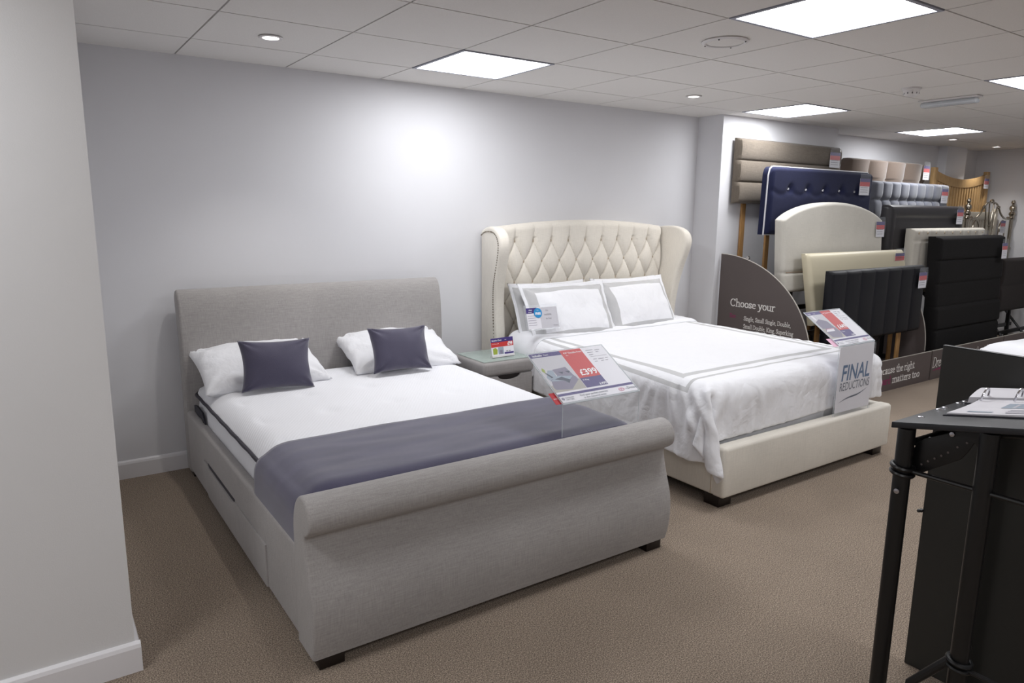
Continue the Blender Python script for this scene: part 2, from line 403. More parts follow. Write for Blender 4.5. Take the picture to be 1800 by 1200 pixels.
# ================================================================ camera
cam = bpy.data.cameras.new('camera'); camo = bpy.data.objects.new('camera', cam); C.objects.link(camo)
yaw, pitch, roll = math.radians(34.5067), math.radians(10.5017), math.radians(.5754)
fw = Vector((math.sin(yaw)*math.cos(pitch), math.cos(yaw)*math.cos(pitch), -math.sin(pitch)))
rt = Vector((math.cos(yaw), -math.sin(yaw), 0)); up = rt.cross(fw)
r2 = rt*math.cos(roll)+up*math.sin(roll); u2 = -rt*math.sin(roll)+up*math.cos(roll)
M = Matrix((r2, u2, -fw)).transposed().to_4x4(); M.translation = Vector((-.7707, -4.3812, 1.5199))
camo.matrix_world = M
cam.sensor_width = 36; cam.lens = 1241.857*36/1800; cam.clip_start = .02; cam.clip_end = 60
sc.camera = camo
w = bpy.data.worlds.new('world'); sc.world = w; w.use_nodes = True
w.node_tree.nodes['Background'].inputs[0].default_value = (.8, .8, .85, 1); w.node_tree.nodes['Background'].inputs[1].default_value = .25

# ================================================================ the room
ZC = 2.335
XL, XR, YB, YF = -4.0, 9.52, 0.0, -8.4
b = MB(); b.box((XL-.1, YF-.1, -.12), (XR+.1, .15, 0)); struct(b, 'floor', 'carpet', smooth=False)
T = .6; P0 = .446
lamps_in = [(1.2, 0), (4.2, 0), (6.6, 0), (1.8, 3), (4.2, 3), (7.2, 3), (-1.8, 3), (-1.2, 7), (1.8, 7), (4.8, 7), (1.2, 10), (-2.4, 10)]
lampset = {(round(x/T), j) for x, j in lamps_in}
b = MB()
g = .0042; d = .012
xs = [T*i for i in range(-7, 17)]
ys = [0, -P0]+[-P0-T*j for j in range(1, 14)]
for i in range(len(xs)-1):
    for j in range(len(ys)-1):
        if (round(xs[i]/T), j-1) in lampset: continue
        x0, x1, y1, y0 = xs[i]+g, min(xs[i+1], XR+.1)-g, ys[j]-(g if j else 0), ys[j+1]+g
        if x1 <= x0: continue
        b.add([(x0,y0,ZC),(x1,y0,ZC),(x1,y1,ZC),(x0,y1,ZC),(x0,y0,ZC+d),(x1,y0,ZC+d),(x1,y1,ZC+d),(x0,y1,ZC+d)],
              [(0,3,2,1),(0,1,5,4),(1,2,6,5),(2,3,7,6),(3,0,4,7)], 0)
b.box((XL-.2, YF-.1, ZC+d), (XR+.2, .15, ZC+d+.1), 1)
struct(b, 'ceiling', ['tile_white', 'tile_gap'], smooth=False, fix=False)
def wall(name, a, bb, m='wall_paint'): b = MB(); b.box(a, bb); return struct(b, name, m, smooth=False)
H = ZC+.012
wall('wall_back', (-.62, .0, 0), (4.2, .12, H))
wall('wall_pier', (4.2, -.27, 0), (5.9, .12, H))
wall('wall_back_right', (5.9, 0, 0), (8.5, .12, H))
wall('wall_corner_column', (8.5, -.1, 0), (9.0, .12, H))
wall('wall_back_far', (9.0, 0, 0), (XR, .12, H))
wall('wall_right', (XR, YF, 0), (XR+.12, .12, H))
wall('wall_left', (-1.1, -1.93, 0), (-.592, .12, H), 'wall_paint_side')
wall('wall_front_left', (XL, -1.93, 0), (-1.1, -1.8, H), 'wall_paint_side')
wall('wall_far_left', (XL-.12, YF, 0), (XL, -1.8, H))
wall('wall_rear', (XL-.12, YF-.12, 0), (XR+.12, YF, H))
def board(name, pts):
    """skirting board: pts = list of (x,y) wall line with outward normal to the right hand"""
    b = MB()
    for (x0, y0), (x1, y1), (nx, ny) in pts:
        t = .016
        prof = [(0,0),(t,0),(t,.085),(t-.004,.097),(.004,.104),(0,.104)]
        vs = []
        for x, y in ((x0,y0),(x1,y1)): vs += [(x+nx*p, y+ny*p, z) for p, z in prof]
        n = len(prof)
        b.add(vs, [(i, (i+1) % n, n+(i+1) % n, n+i) for i in range(n)]+[tuple(range(n)), tuple(range(n, 2*n))[::-1]])
    return struct(b, name, 'trim_white', smooth=False)
board('baseboard_back', [((-.592,0),(4.2,0),(0,-1))])
board('baseboard_left', [((-.592,-1.93),(-.592,-1.52),(1,0)), ((-.592,-1.5),(-.592,0),(1,0))])
board('baseboard_front_left', [((XL,-1.93),(-.576,-1.93),(0,-1))])
board('baseboard_pier', [((4.2,-.27),(4.2,0),(-1,0)), ((4.184,-.27),(5.9,-.27),(0,-1)), ((5.9,-.27),(5.9,0),(1,0))])
board('baseboard_back_right', [((5.9,0),(8.5,0),(0,-1))])
board('baseboard_right', [((XR,YF),(XR,0),(-1,0))])

# ceiling lamps
LP = ['square panel light above the wall between the two beds', 'square panel light beside the pier above the headboard display', 'small-looking square panel light, farthest to the right along the back wall',
      'big square panel light cut by the top edge of the picture', 'square panel light cut by the right edge of the picture']
for k, (x, j) in enumerate(lamps_in):
    y1 = -P0-T*j; y0 = y1-T
    t = empty('panel_light', (x+.3, y1-.3, ZC-.004), LP[k] if k < 5 else 'square panel light in the ceiling outside the picture', 'ceiling light', 'square recessed panel lights')
    f = MB(); a, c, z0, z1 = .003, .022, ZC-.004, ZC+.02
    for q in (((x+a,y0+a,z0),(x+T-a,y0+c,z1)), ((x+a,y1-c,z0),(x+T-a,y1-a,z1)), ((x+a,y0+c,z0),(x+c,y1-c,z1)), ((x+T-c,y0+c,z0),(x+T-a,y1-c,z1))): f.box(*q)
    f.build('frame', 'lamp_rim', t, smooth=False)
    e = MB(); z = ZC+.002
    e.add([(x+c,y0+c,z),(x+T-c,y0+c,z),(x+T-c,y1-c,z),(x+c,y1-c,z)], [(0,3,2,1)])
    e.build('diffuser', 'lamp_glow', t, smooth=False, fix=False)
DL = [(.31,-.72,'round downlight above the grey sleigh bed, on the left of the ceiling'), (3.27,-.76,'round downlight beside the nib wall above the buttoned bed'),
      (7.72,-.5,'round downlight near the far panel light'), (9.0,-.42,'round downlight nearest the far right corner')]
for x, y, l in DL:
    t = empty('downlight', (x, y, ZC), l, 'ceiling light', 'small round recessed downlights')
    MB().lathe([(.036,0),(.055,-.002),(.058,-.006),(.052,-.010),(.040,-.008),(.036,0)], (x,y,ZC), 28, cap=False).build('rim', 'plastic_white', t)
    MB().lathe([(.038,-.004),(.0005,-.005)], (x,y,ZC), 28, cap=False).build('lens', 'downlight_glow', t)
    ld = bpy.data.lights.new('downlight_lamp', 'SPOT'); ld.energy = 16; ld.spot_size = 1.7; ld.spot_blend = .8; ld.shadow_soft_size = .035; ld.color = (1, .97, .93)
    lo = bpy.data.objects.new('downlight_lamp', ld); C.objects.link(lo); lo.parent = t; lo.location = (0, 0, -.015)
x, y = 2.12, -1.97
t = empty('ceiling_speaker', (x, y, ZC), 'white round speaker grille flush in a ceiling tile beside the big panel light', 'speaker')
MB().lathe([(.092,-.004),(.108,0),(.112,-.006),(.098,-.013),(.088,-.010)], (x,y,ZC), 36, cap=False).build('rim', 'plastic_white', t)
MB().lathe([(.092,-.008),(.05,-.010),(.0005,-.011)], (x,y,ZC), 36, cap=False).build('grille', 'tile_white', t)
for a in range(4): MB().sphere((x+.098*math.cos(a*PI/2+.4), y+.098*math.sin(a*PI/2+.4), ZC-.013), .004, 6).build('screw', 'plastic_dark', t)
x, y = 4.13, -1.85
t = empty('smoke_detector', (x, y, ZC), 'white round smoke detector with slots hanging from the ceiling', 'smoke detector')
MB().lathe([(.058,0),(.058,-.012),(.05,-.016),(.044,-.04),(.036,-.05),(.02,-.054),(.001,-.054)], (x,y,ZC), 28, cap=False).build('housing', 'plastic_white', t)
for a in range(10):
    q = 2*PI*a/10; sl = MB(); sl.box((x+.0445*math.cos(q)-.002, y+.0445*math.sin(q)-.002, ZC-.040), (x+.0445*math.cos(q)+.002, y+.0445*math.sin(q)+.002, ZC-.028)); sl.build('slot', 'plastic_dark', t, smooth=False)
t = empty('emergency_light', (4.76, -1.8, ZC), 'long clear-covered emergency strip light on the ceiling beside the smoke detector', 'emergency light')
MB().box((4.715,-2.0,ZC-.014), (4.805,-1.6,ZC), bev=.008).build('base_plate', 'plastic_white', t)
MB().box((4.722,-1.99,ZC-.052), (4.798,-1.61,ZC-.0145), bev=.02, seg=3).build('cover', 'plastic_clear', t)
MB().tube([(4.76,-1.96,ZC-.032),(4.76,-1.64,ZC-.032)], .008, 10).build('tube', 'ink_white', t)
# ================================================================ grey sleigh bed
def smoothprof(pts, n=4, closed=True):
    """Catmull-Rom through 2D points"""
    out = []; m = len(pts)
    for i in range(m if closed else m-1):
        p0, p1, p2, p3 = [pts[(i+k) % m] if closed else pts[min(max(i+k, 0), m-1)] for k in (-1,0,1,2)]
        for s in range(n):
            t = s/n
            out.append(tuple(.5*((2*p1[a])+(-p0[a]+p2[a])*t+(2*p0[a]-5*p1[a]+4*p2[a]-p3[a])*t*t+(-p0[a]+3*p1[a]-3*p2[a]+p3[a])*t**3) for a in range(len(p1))))
    if not closed: out.append(tuple(pts[-1]))
    return out
BX0, BX1 = -.105, 1.535
bed = empty('sleigh_bed', (.715, -1.15, 0), 'grey fabric sleigh bed with a scrolled footboard, standing nearest the left wall', 'bed')
b = MB()
hp = [(-.185,.03),(-.185,.5)] + smoothprof([(-.185,.5),(-.186,.7),(-.18,.85),(-.165,.97),(-.14,1.04),(-.105,1.068),(-.07,1.055),(-.05,1.01),(-.065,.93),(-.085,.8)], 4, False)[1:] + [(-.09,.5),(-.09,.03)]
b.prism(hp, 'x', BX0, BX1, bev=.014)
b.build('headboard', 'grey_upholstery', bed, ang=50)
b = MB()
scroll = smoothprof([(-2.135,.42),(-2.138,.49),(-2.155,.545),(-2.19,.59),(-2.235,.608),(-2.28,.592),(-2.306,.55),(-2.302,.508),(-2.275,.483),(-2.252,.472)], 5, False)
outer = smoothprof([(-2.246,.455),(-2.252,.42),(-2.272,.35),(-2.297,.27),(-2.305,.19),(-2.298,.11),(-2.282,.045)], 4, False)
fp = [(-2.135,.045)]+scroll+outer
b.prism(fp, 'x', BX0-.01, BX1+.01, bev=.010)
b.build('footboard', 'grey_upholstery', bed, ang=50)
# side rails with a drawer each
for s, (xa, xb) in ((-1, (BX0, BX0+.05)), (1, (BX1-.05, BX1))):
    b = MB(); b.box((xa, -2.14, .045), (xb, -.18, .395), bev=.02, seg=4)
    sr = b.build('side_rail', 'grey_upholstery', bed)
    xo = xa if s < 0 else xb
    dr = MB()
    # drawer front: a proud panel whose top edge dips into a scooped grip
    pr_ = [(-1.75,.062),(-1.75,.238),(-1.26,.238),(-1.22,.225),(-.74,.225),(-.70,.238),(-.62,.238),(-.60,.20),(-.60,.15),(-.66,.10),(-.70,.062)]
    dr.prism(pr_, 'x', xo+s*.008, xo-s*.004, bev=.003)
    dd = dr.build('drawer_front', 'grey_upholstery', bed, ang=40)
    gp = MB(); gp.prism([(-1.25,.228),(-.72,.228),(-.70,.245),(-1.25,.245)], 'x', xo+s*.0012, xo-s*.002)
    gp.build('drawer_grip', 'border_dark', bed, smooth=False)
for x in (BX0+.015, BX1-.105):
    for y in (-2.275, -.19): MB().box((x, y, 0), (x+.09, y+.09, .05), bev=.004).build('foot', 'bed_foot', bed)
b = MB(); b.box((BX0+.05,-2.13,.14), (BX1-.05,-.19,.2)); b.build('base', 'border_dark', bed, smooth=False)

# mattress
def superb(u, n=5):  # rounded-rectangle direction helper
    return math.copysign(abs(u)**(2/n), u)
def mattress(name, x0, x1, y0, y1, z0, z1, label, crown=.03, ztop=None, tuft=0, border='border_dark'):
    cx, cy, hx, hy = (x0+x1)/2, (y0+y1)/2, (x1-x0)/2, (y1-y0)/2
    t = empty(name, (cx, cy, z0), label, 'mattress')
    R = .09
    def ring(a, grow=0):
        # point on a rounded rectangle perimeter, a in [0,1)
        L1, L2, Lc = 2*(hx-R), 2*(hy-R), PI*R/2; P = 2*(L1+L2)+4*Lc; s = a*P
        segs = [('l',(cx-hx+R,cy-hy),(1,0),L1),('c',(cx+hx-R,cy-hy+R),-90,Lc),('l',(cx+hx,cy-hy+R),(0,1),L2),('c',(cx+hx-R,cy+hy-R),0,Lc),
                ('l',(cx+hx-R,cy+hy),(-1,0),L1),('c',(cx-hx+R,cy+hy-R),90,Lc),('l',(cx-hx,cy+hy-R),(0,-1),L2),('c',(cx-hx+R,cy-hy+R),180,Lc)]
        for k, p, dd, L in segs:
            if s <= L+1e-9:
                if k == 'l':
                    nx, ny = dd[1], -dd[0]; return (p[0]+dd[0]*s+nx*grow, p[1]+dd[1]*s+ny*grow)
                an = math.radians(dd+90*s/L); return (p[0]+(R+grow)*math.cos(an), p[1]+(R+grow)*math.sin(an))
            s -= L
        return ring(0, grow)
    N = 160; NS = 12
    side = MB()
    def fs(u, v):
        x, y = ring(u % 1, .012*math.sin(PI*v)-.012+.0025*math.sin(v*2*PI*2)+.003*noise.noise((u*40, v*3, 5)))
        return (x, y, z0+(z1-z0)*v)
    side.grid(fs, N, NS, wrapu=True); side.build('border_panel', 'mattress_knit' if tuft else 'cotton_white', t)
    top = MB()
    def ft(u, v):
        r = v; x, y = ring(u % 1, -.004); e = 1-r
        px, py = cx+(x-cx)*r, cy+(y-cy)*r
        q = max(0, min(1, min(hx-abs(px-cx), hy-abs(py-cy))/.13)); h = crown*(1-(1-q)**2.4)
        if tuft:
            gx, gy = (px-cx)/.34, (py-cy)/.36
            dx, dy = gx-round(gx), gy-round(gy)
            if q > .7: h -= .011*math.exp(-(dx*dx+dy*dy)/.02)
            h += .004*noise.noise((px*5, py*5, 2))
        return (px, py, z1+h)
    top.grid(ft, N, 46, wrapu=True); top.build('top_panel', 'mattress_knit', t, ang=80, merge=.0005)
    bt = MB(); bt.add([ring(i/60, -.012)+(z0,) for i in range(60)], [tuple(range(60))[::-1]]); bt.build('underside', 'cotton_white', t, smooth=False)
    pip = MB(); pip.tube([(*ring(i/160, .004), z1+.002*math.sin(i*1.3)) for i in range(160)], .0085, 7, closed=True)
    pip.build('piping', border, t)
    return t
m1 = mattress('mattress', -.058, 1.49, -2.118, -.187, .201, .498, 'white quilted mattress with dark edge piping on the grey sleigh bed', crown=.062, tuft=1)
# dark label on the mattress side
lb = MB(); lb.prism([(-.26,.44),(-.33,.452),(-.47,.445),(-.52,.40),(-.52,.385),(-.44,.405),(-.34,.40),(-.26,.405)], 'x', -.0745, -.066)
lb.build('side_label', 'black_label', m1)

# runner draped across the foot of the mattress
def runner_z(x):
    e = min(x+.07, 1.502-x); q = max(0, min(1, e/.13)); return .502+.062*(1-(1-q)**2.4)+.008
rp = []  # path across the bed: (x, z)
for z in np.linspace(.335, .47, 8): rp.append((-.088-.006*math.sin((z-.33)*20), z))
rp += [(-.088,.49),(-.080,.512),(-.066,.528)]
for x in np.linspace(-.045, 1.477, 60): rp.append((x, runner_z(x)+.004))
rp += [(1.50,.528),(1.512,.512),(1.52,.49)]
for z in np.linspace(.47, .40, 5): rp.append((1.52, z))
b = MB(); nv = 30
def fr_(u, v):
    i = u*(len(rp)-1); k = min(int(i), len(rp)-2); f = i-k
    x = rp[k][0]*(1-f)+rp[k+1][0]*f; z = rp[k][1]*(1-f)+rp[k+1][1]*f
    skew = .012*math.sin(u*5)
    y = -1.585+skew-(2.128-1.585+skew)*v
    y = max(y, -2.13)
    n = noise.noise((x*2.2, y*9, 1.7))*.006+noise.noise((x*6, y*22, 4.1))*.002
    if v > .9: z -= .05*((v-.9)/.1)**2
    return (x, y, z+n*min(1, abs(x+.06)*6+.2))
b.grid(fr_, 110, nv)
rn = b.build('bed_runner', 'velvet_purple')
md = rn.modifiers.new('thick', 'SOLIDIFY'); md.thickness = .006; md.offset = 1
tag(rn, 'purple-grey velvet runner lying across the foot of the white mattress', 'bed runner')

# ================================================================ pillows
def pillow(name, w, h, t, M_, mats, label, cat, group=None, flange=0.0, seed=0, n=44, sag=0, pinch=.07, wr=1.0, bandcfg=None, bend=0.0, fold=None, parts=True, yoff=None):
    """soft cushion shape in its own plane (X width, Y height, Z thickness) then placed with M_"""
    b = MB(); rnd = random.Random(seed); ox, oy = rnd.random()*50, rnd.random()*50
    W, Hh = w/2+flange, h/2+flange
    def side(sg):
        def f(u, v):
            a = (u*2-1); c = (v*2-1)
            a = math.copysign(abs(a)**.85, a); c = math.copysign(abs(c)**.85, c)
            x, y = a*W, c*Hh
            ia, ic = min(1, abs(x)/(w/2)), min(1, abs(y)/(h/2))
            k = ((1-ia**2.2)*(1-ic**2.2))
            th = t/2*max(0, k)**.5
            # drawn-in edges between the corners
            x *= 1-pinch*(1-abs(c)**2)*abs(a)**1.5*.9; y *= 1-pinch*(1-abs(a)**2)*abs(c)**1.5*.9
            edge = 1-k
            nz = noise.noise((x*7+ox, y*7+oy, sg*3))*.012+noise.noise((x*17+ox, y*17+oy, sg*3+7))*.006*(edge+.2)
            # creases running in from the corners
            rr = math.hypot(1-abs(a), 1-abs(c)); cr = math.sin(math.atan2(1-abs(c), 1-abs(a)+1e-6)*9+seed)*.010*math.exp(-(rr/.45)**2)*min(1, rr*6)
            z = sg*(th+.0025)+wr*(nz*min(1, th/.02)+cr*min(1, th/.008))*sg
            if flange and k <= 0: z = sg*.003+.008*noise.noise((x*12+ox, y*12+oy, 1))
            z += bend*(x/W)**2
            if sag: z -= sag*(y/Hh)**2
            if fold: x, y, z = fold(x, y, z)
            return (x, y, z)
        return f
    f1, f2 = side(1), side(-1)
    vs1 = [f1(i/(n-1), j/(n-1)) for j in range(n) for i in range(n)]; vs2 = [f2(i/(n-1), j/(n-1)) for j in range(n) for i in range(n)]
    # edge seam shared
    for j in range(n):
        for i in range(n):
            if i in (0, n-1) or j in (0, n-1):
                k = j*n+i; m_ = tuple((p+q)/2 for p, q in zip(vs1[k], vs2[k])); vs1[k] = m_; vs2[k] = m_
    q = lambda j, i: (j*n+i, j*n+i+1, (j+1)*n+i+1, (j+1)*n+i)
    o = n*n; mi = []
    fs = []
    for j in range(n-1):
        for i in range(n-1):
            k = 0
            if bandcfg:
                a = abs(math.copysign(abs(2*(i+.5)/(n-1)-1)**.85, 1)*W); c = abs(abs(2*(j+.5)/(n-1)-1)**.85*Hh)
                dd = min(W-a, Hh-c)
                if bandcfg[0] < dd < bandcfg[1]: k = 1
            fs.append((q(j, i), k)); fs.append((tuple(o+r for r in q(j, i)[::-1]), k))
    b.v = vs1+vs2; b.f = [f for f, _ in fs]; b.mi = [k for _, k in fs]
    b.xf(M_)
    ob = b.build(name, mats, ang=180, merge=.0004, fix=True)
    return tag(ob, label, cat, group)
def place(c, tilt, yaw=0.0, rollz=0.0):
    """tilt: slope of the cushion's face from lying flat (0) to upright (90)"""
    t = math.radians(tilt)
    R = Matrix(((1,0,0),(0,math.cos(t),-math.sin(t)),(0,math.sin(t),math.cos(t))))
    Rz = Matrix.Rotation(math.radians(yaw), 3, 'Z'); Rr = Matrix.Rotation(math.radians(rollz), 3, 'Z')
    return Matrix.Translation(c) @ (Rz @ R @ Rr).to_4x4()
pillow('pillow', .68, .46, .19, place((.265,-.36,.645), 20, 0, 1), 'cotton_crinkled', 'white pillow on the left half of the white mattress, leaning on the grey headboard', 'pillow', 'white pillows on the sleigh bed', seed=3, wr=1.2)
pillow('pillow', .70, .46, .18, place((1.115,-.35,.645), 20, 0, -2), 'cotton_crinkled', 'white pillow on the right half of the white mattress, nearer the bedside cabinet', 'pillow', 'white pillows on the sleigh bed', seed=8, wr=1.3)
pillow('cushion', .385, .275, .11, place((.285,-.625,.698), 72, 0, -2.5), 'velvet_cushion', 'purple-grey rectangular cushion leaning on the left white pillow', 'cushion', 'purple-grey cushions on the sleigh bed', seed=5, n=36, wr=.7, pinch=.12)
pillow('cushion', .38, .275, .11, place((1.02,-.60,.704), 68, 0, -1.5), 'velvet_cushion', 'purple-grey rectangular cushion leaning on the right white pillow', 'cushion', 'purple-grey cushions on the sleigh bed', seed=11, n=36, wr=.9, pinch=.12)

# ================================================================ bedside cabinet
ns = empty('bedside_cabinet', (1.80,-.44,0), 'grey upholstered bedside cabinet with a glass top between the two beds', 'bedside cabinet')
b = MB(); b.box((1.60,-.60,.03), (2.0,-.24,.46), bev=.012); b.box((1.595,-.62,.455), (2.005,-.235,.548), bev=.026, seg=4)
b.build('body', 'nightstand_fabric', ns)
MB().box((1.61,-.605,.5485), (1.99,-.25,.5535), bev=.0015).build('glass_top', 'glass_top', ns)
b = MB(); dp = [(1.615,.25),(1.985,.25),(1.985,.45)]+[(1.80+.09*math.cos(a), .45-.03*math.sin(a)) for a in np.linspace(0, PI, 10)]+[(1.615,.45)]
b.prism(dp, 'y', -.618, -.602, bev=.003); b.build('drawer', 'nightstand_fabric', ns, ang=40)
MB().box((1.70,-.6015,.41), (1.90,-.6005,.452)).build('drawer_recess', 'bed_foot', ns, smooth=False)
b = MB(); b.box((1.615,-.618,.05), (1.985,-.602,.24), bev=.004); b.build('drawer', 'nightstand_fabric', ns)
for x in (1.61, 1.95):
    for y in (-.59, -.28): MB().box((x, y, 0), (x+.04, y+.04, .035)).build('foot', 'bed_foot', ns, smooth=False)
# price sign in a white holder
sg = empty('price_sign', (1.80,-.5,.554), 'small purple and red 99 pounds price card on the bedside cabinet', 'sign')
F = Frame((1.722,-.528,.556), (1,.06,0), (.0,.22,1))
b = MB(); F.slab(b, 0,0,.186,.012, -.03,.004); b.build('holder', 'plastic_white', sg, smooth=False)
W_, H_ = .186, .128
b = MB(); F.slab(b, 0,.006,W_,H_, -.002,0, 0)
F.rect(b, 0,.100,W_,H_, .0004, 1); F.rect(b, 0,.068,W_,.100, .0004, 2); F.rect(b, .105,.016,W_-.004,.028, .0004, 1)
F.poly(b, [(.012,.02),(.045,.02),(.05,.05),(.035,.064),(.012,.058)], .0004, 3); F.rect(b, .055,.018,.10,.066, .0004, 4); F.rect(b, .068,.02,.09,.045, .0006, 5); F.rect(b, .12,.032,.135,.036, .0005, 6); F.rect(b, .14,.032,.158,.036, .0005, 6)
b.build('card', ['paper','ink_purple','ink_red','ink_green','ink_bluegrey','ink_lilac','ink_black'], sg, smooth=False, fix=False)
b = MB(); put(b, F, sans('Bedside Chest', .014, .02), .008,.108, .0008); put(b, F, sans('4cm', .009), .115,.110, .0008); put(b, F, sans('\u00a399', .034, .03), W_-.008,.073, .0008, align='r', xs=.8); put(b, F, sans('was\u00a3129 now\u00a399', .008), .008,.087, .0008)
b.build('lettering', 'ink_white', sg, smooth=False, fix=False)
# ================================================================ cream wing-back bed
wb = empty('wingback_bed', (2.87,-1.1,0), 'cream upholstered bed with a deep-buttoned wing-back headboard, beside the pier', 'bed')
HX0, HX1 = 2.03, 3.66
SX, SZ = .166, .149; RX, RZ = 2.168, 1.30
def crown(x):
    q = (x-(HX0+HX1)/2)/((HX1-HX0)/2); return 1.405+.048*(1-q*q)
def tuft(x, z):
    a = (x-RX)/SX; c = (RZ-z)/(2*SZ)
    if z > RZ:
        v = abs(math.sin(PI*a)); f = min(1, (z-RZ)/.11); p = (v**.3)*(1-f)+(.35*v**.25+.65)*f
        p = min(p, 1)
        if z < RZ+.03: p *= min(1, .3+abs(math.sin(PI*a))**.5)
        return p
    s = abs(math.sin(PI*(a+c)))*abs(math.sin(PI*(a-c)))
    return min(1, s**.24)
b = MB(); nx, nz = 300, 170
def fh(u, v):
    x = HX0+(HX1-HX0)*u; zt = crown(x); z = .30+(zt-.30)*v
    d = .008+.042*tuft(x, z)
    e = (zt-z); 
    if e < .05: d *= math.sqrt(max(0, 1-((.05-e)/.05)**2))
    ex = min(x-HX0, HX1-x)
    if ex < .02: d *= .6+.4*math.sqrt(max(0, ex/.02))
    return (x, -.105-d, z)
b.grid(fh, nx, nz)
bk = MB()
top = [fh(i/(nx-1), 1) for i in range(nx)]
def fb(u, v):
    i = int(round(u*(nx-1))); p = top[i]; ys = [p[1], p[1]+.004, -.02, -.02]; zs = [p[2], p[2]+.002, p[2]-.012, .3]
    k = int(round(v*3)); return (p[0], ys[k], zs[k])
b.grid(fb, nx, 4)
b.build('headboard_panel', 'cream_upholstery', wb, ang=75, merge=.0002)
for r in range(6):
    z = RZ-r*SZ; off = 0 if r % 2 == 0 else SX/2
    xs_ = [RX+off+k*SX for k in range(-1, 9)]
    for x in xs_:
        if HX0+.02 < x < HX1-.02 and z > .6:
            MB().sphere((x, -.121, z), .0125, 10, sc=(1,.6,1)).build('button', 'button_cream', wb)
# wings
wprof = [(-.02,.06),(-.02,1.375)]+smoothprof([(-.02,1.375),(-.10,1.402),(-.20,1.408),(-.285,1.39),(-.34,1.35),(-.362,1.29),(-.352,1.22),(-.32,1.13),(-.285,1.02),(-.262,.90),(-.25,.75),(-.248,.55),(-.248,.35)], 4, False)[1:]+[(-.248,.06)]
for s, xi in ((-1, HX0), (1, HX1)):
    b = MB(); b.prism(wprof, 'x', xi-s*.0, xi+s*.085, bev=.022)
    # splay the wing outward towards its front edge
    b.v = [(x+s*max(0, (-.02-y))*.16*min(1, max(0, (z-.5)/.5)), y, z) for x, y, z in b.v]
    wg = b.build('wing', 'cream_upholstery', wb, ang=40)
    nt_ = MB()
    path = []
    pp = smoothprof([(-.03,1.345),(-.10,1.368),(-.20,1.373),(-.27,1.358),(-.31,1.325),(-.326,1.285),(-.318,1.22),(-.288,1.13),(-.252,1.02),(-.228,.90),(-.216,.75),(-.214,.55),(-.214,.30)], 16, False)
    acc = 0; last = pp[0]; path.append(last)
    for p in pp[1:]:
        if math.dist(p, last) >= .0145: path.append(p); last = p
    for y, z in path:
        xx = xi+s*.085+s*max(0, (-.02-y))*.16*min(1, max(0, (z-.5)/.5)); nt_.sphere((xx, y, z), .0055, 6)
    nt_.build('nail_trim', 'brass_nail', wb)
# frame
FX0, FX1, FY = 2.085, 3.70, -2.165
for xa, xb in ((FX0, FX0+.07), (FX1-.07, FX1)): MB().box((xa, -2.10, .062), (xb, -.11, .33), bev=.016, seg=3).build('side_rail', 'cream_frame', wb)
MB().box((FX0, FY, .058), (FX1, FY+.085, .335), bev=.02, seg=4).build('foot_rail', 'cream_frame', wb)
b = MB()
b.tube([(FX0-.001, -2.082, .07), (FX0-.001, -2.082, .32)], .0022, 6); b.build('corner_seam', 'button_cream', wb)
for x in (FX0+.012, FX1-.112):
    for y in (-2.13, -.2): MB().box((x, y, 0), (x+.10, y+.10, .064), bev=.003).build('foot', 'bed_foot', wb)
MB().box((FX0+.07,-2.085,.17), (FX1-.07,-.15,.22)).build('base', 'border_dark', wb, smooth=False)
m2 = mattress('mattress', 2.125, 3.66, -2.062, -.17, .221, .575, 'plain white mattress on the cream bed, showing beneath the foot of the duvet', crown=.035, border='cotton_white')

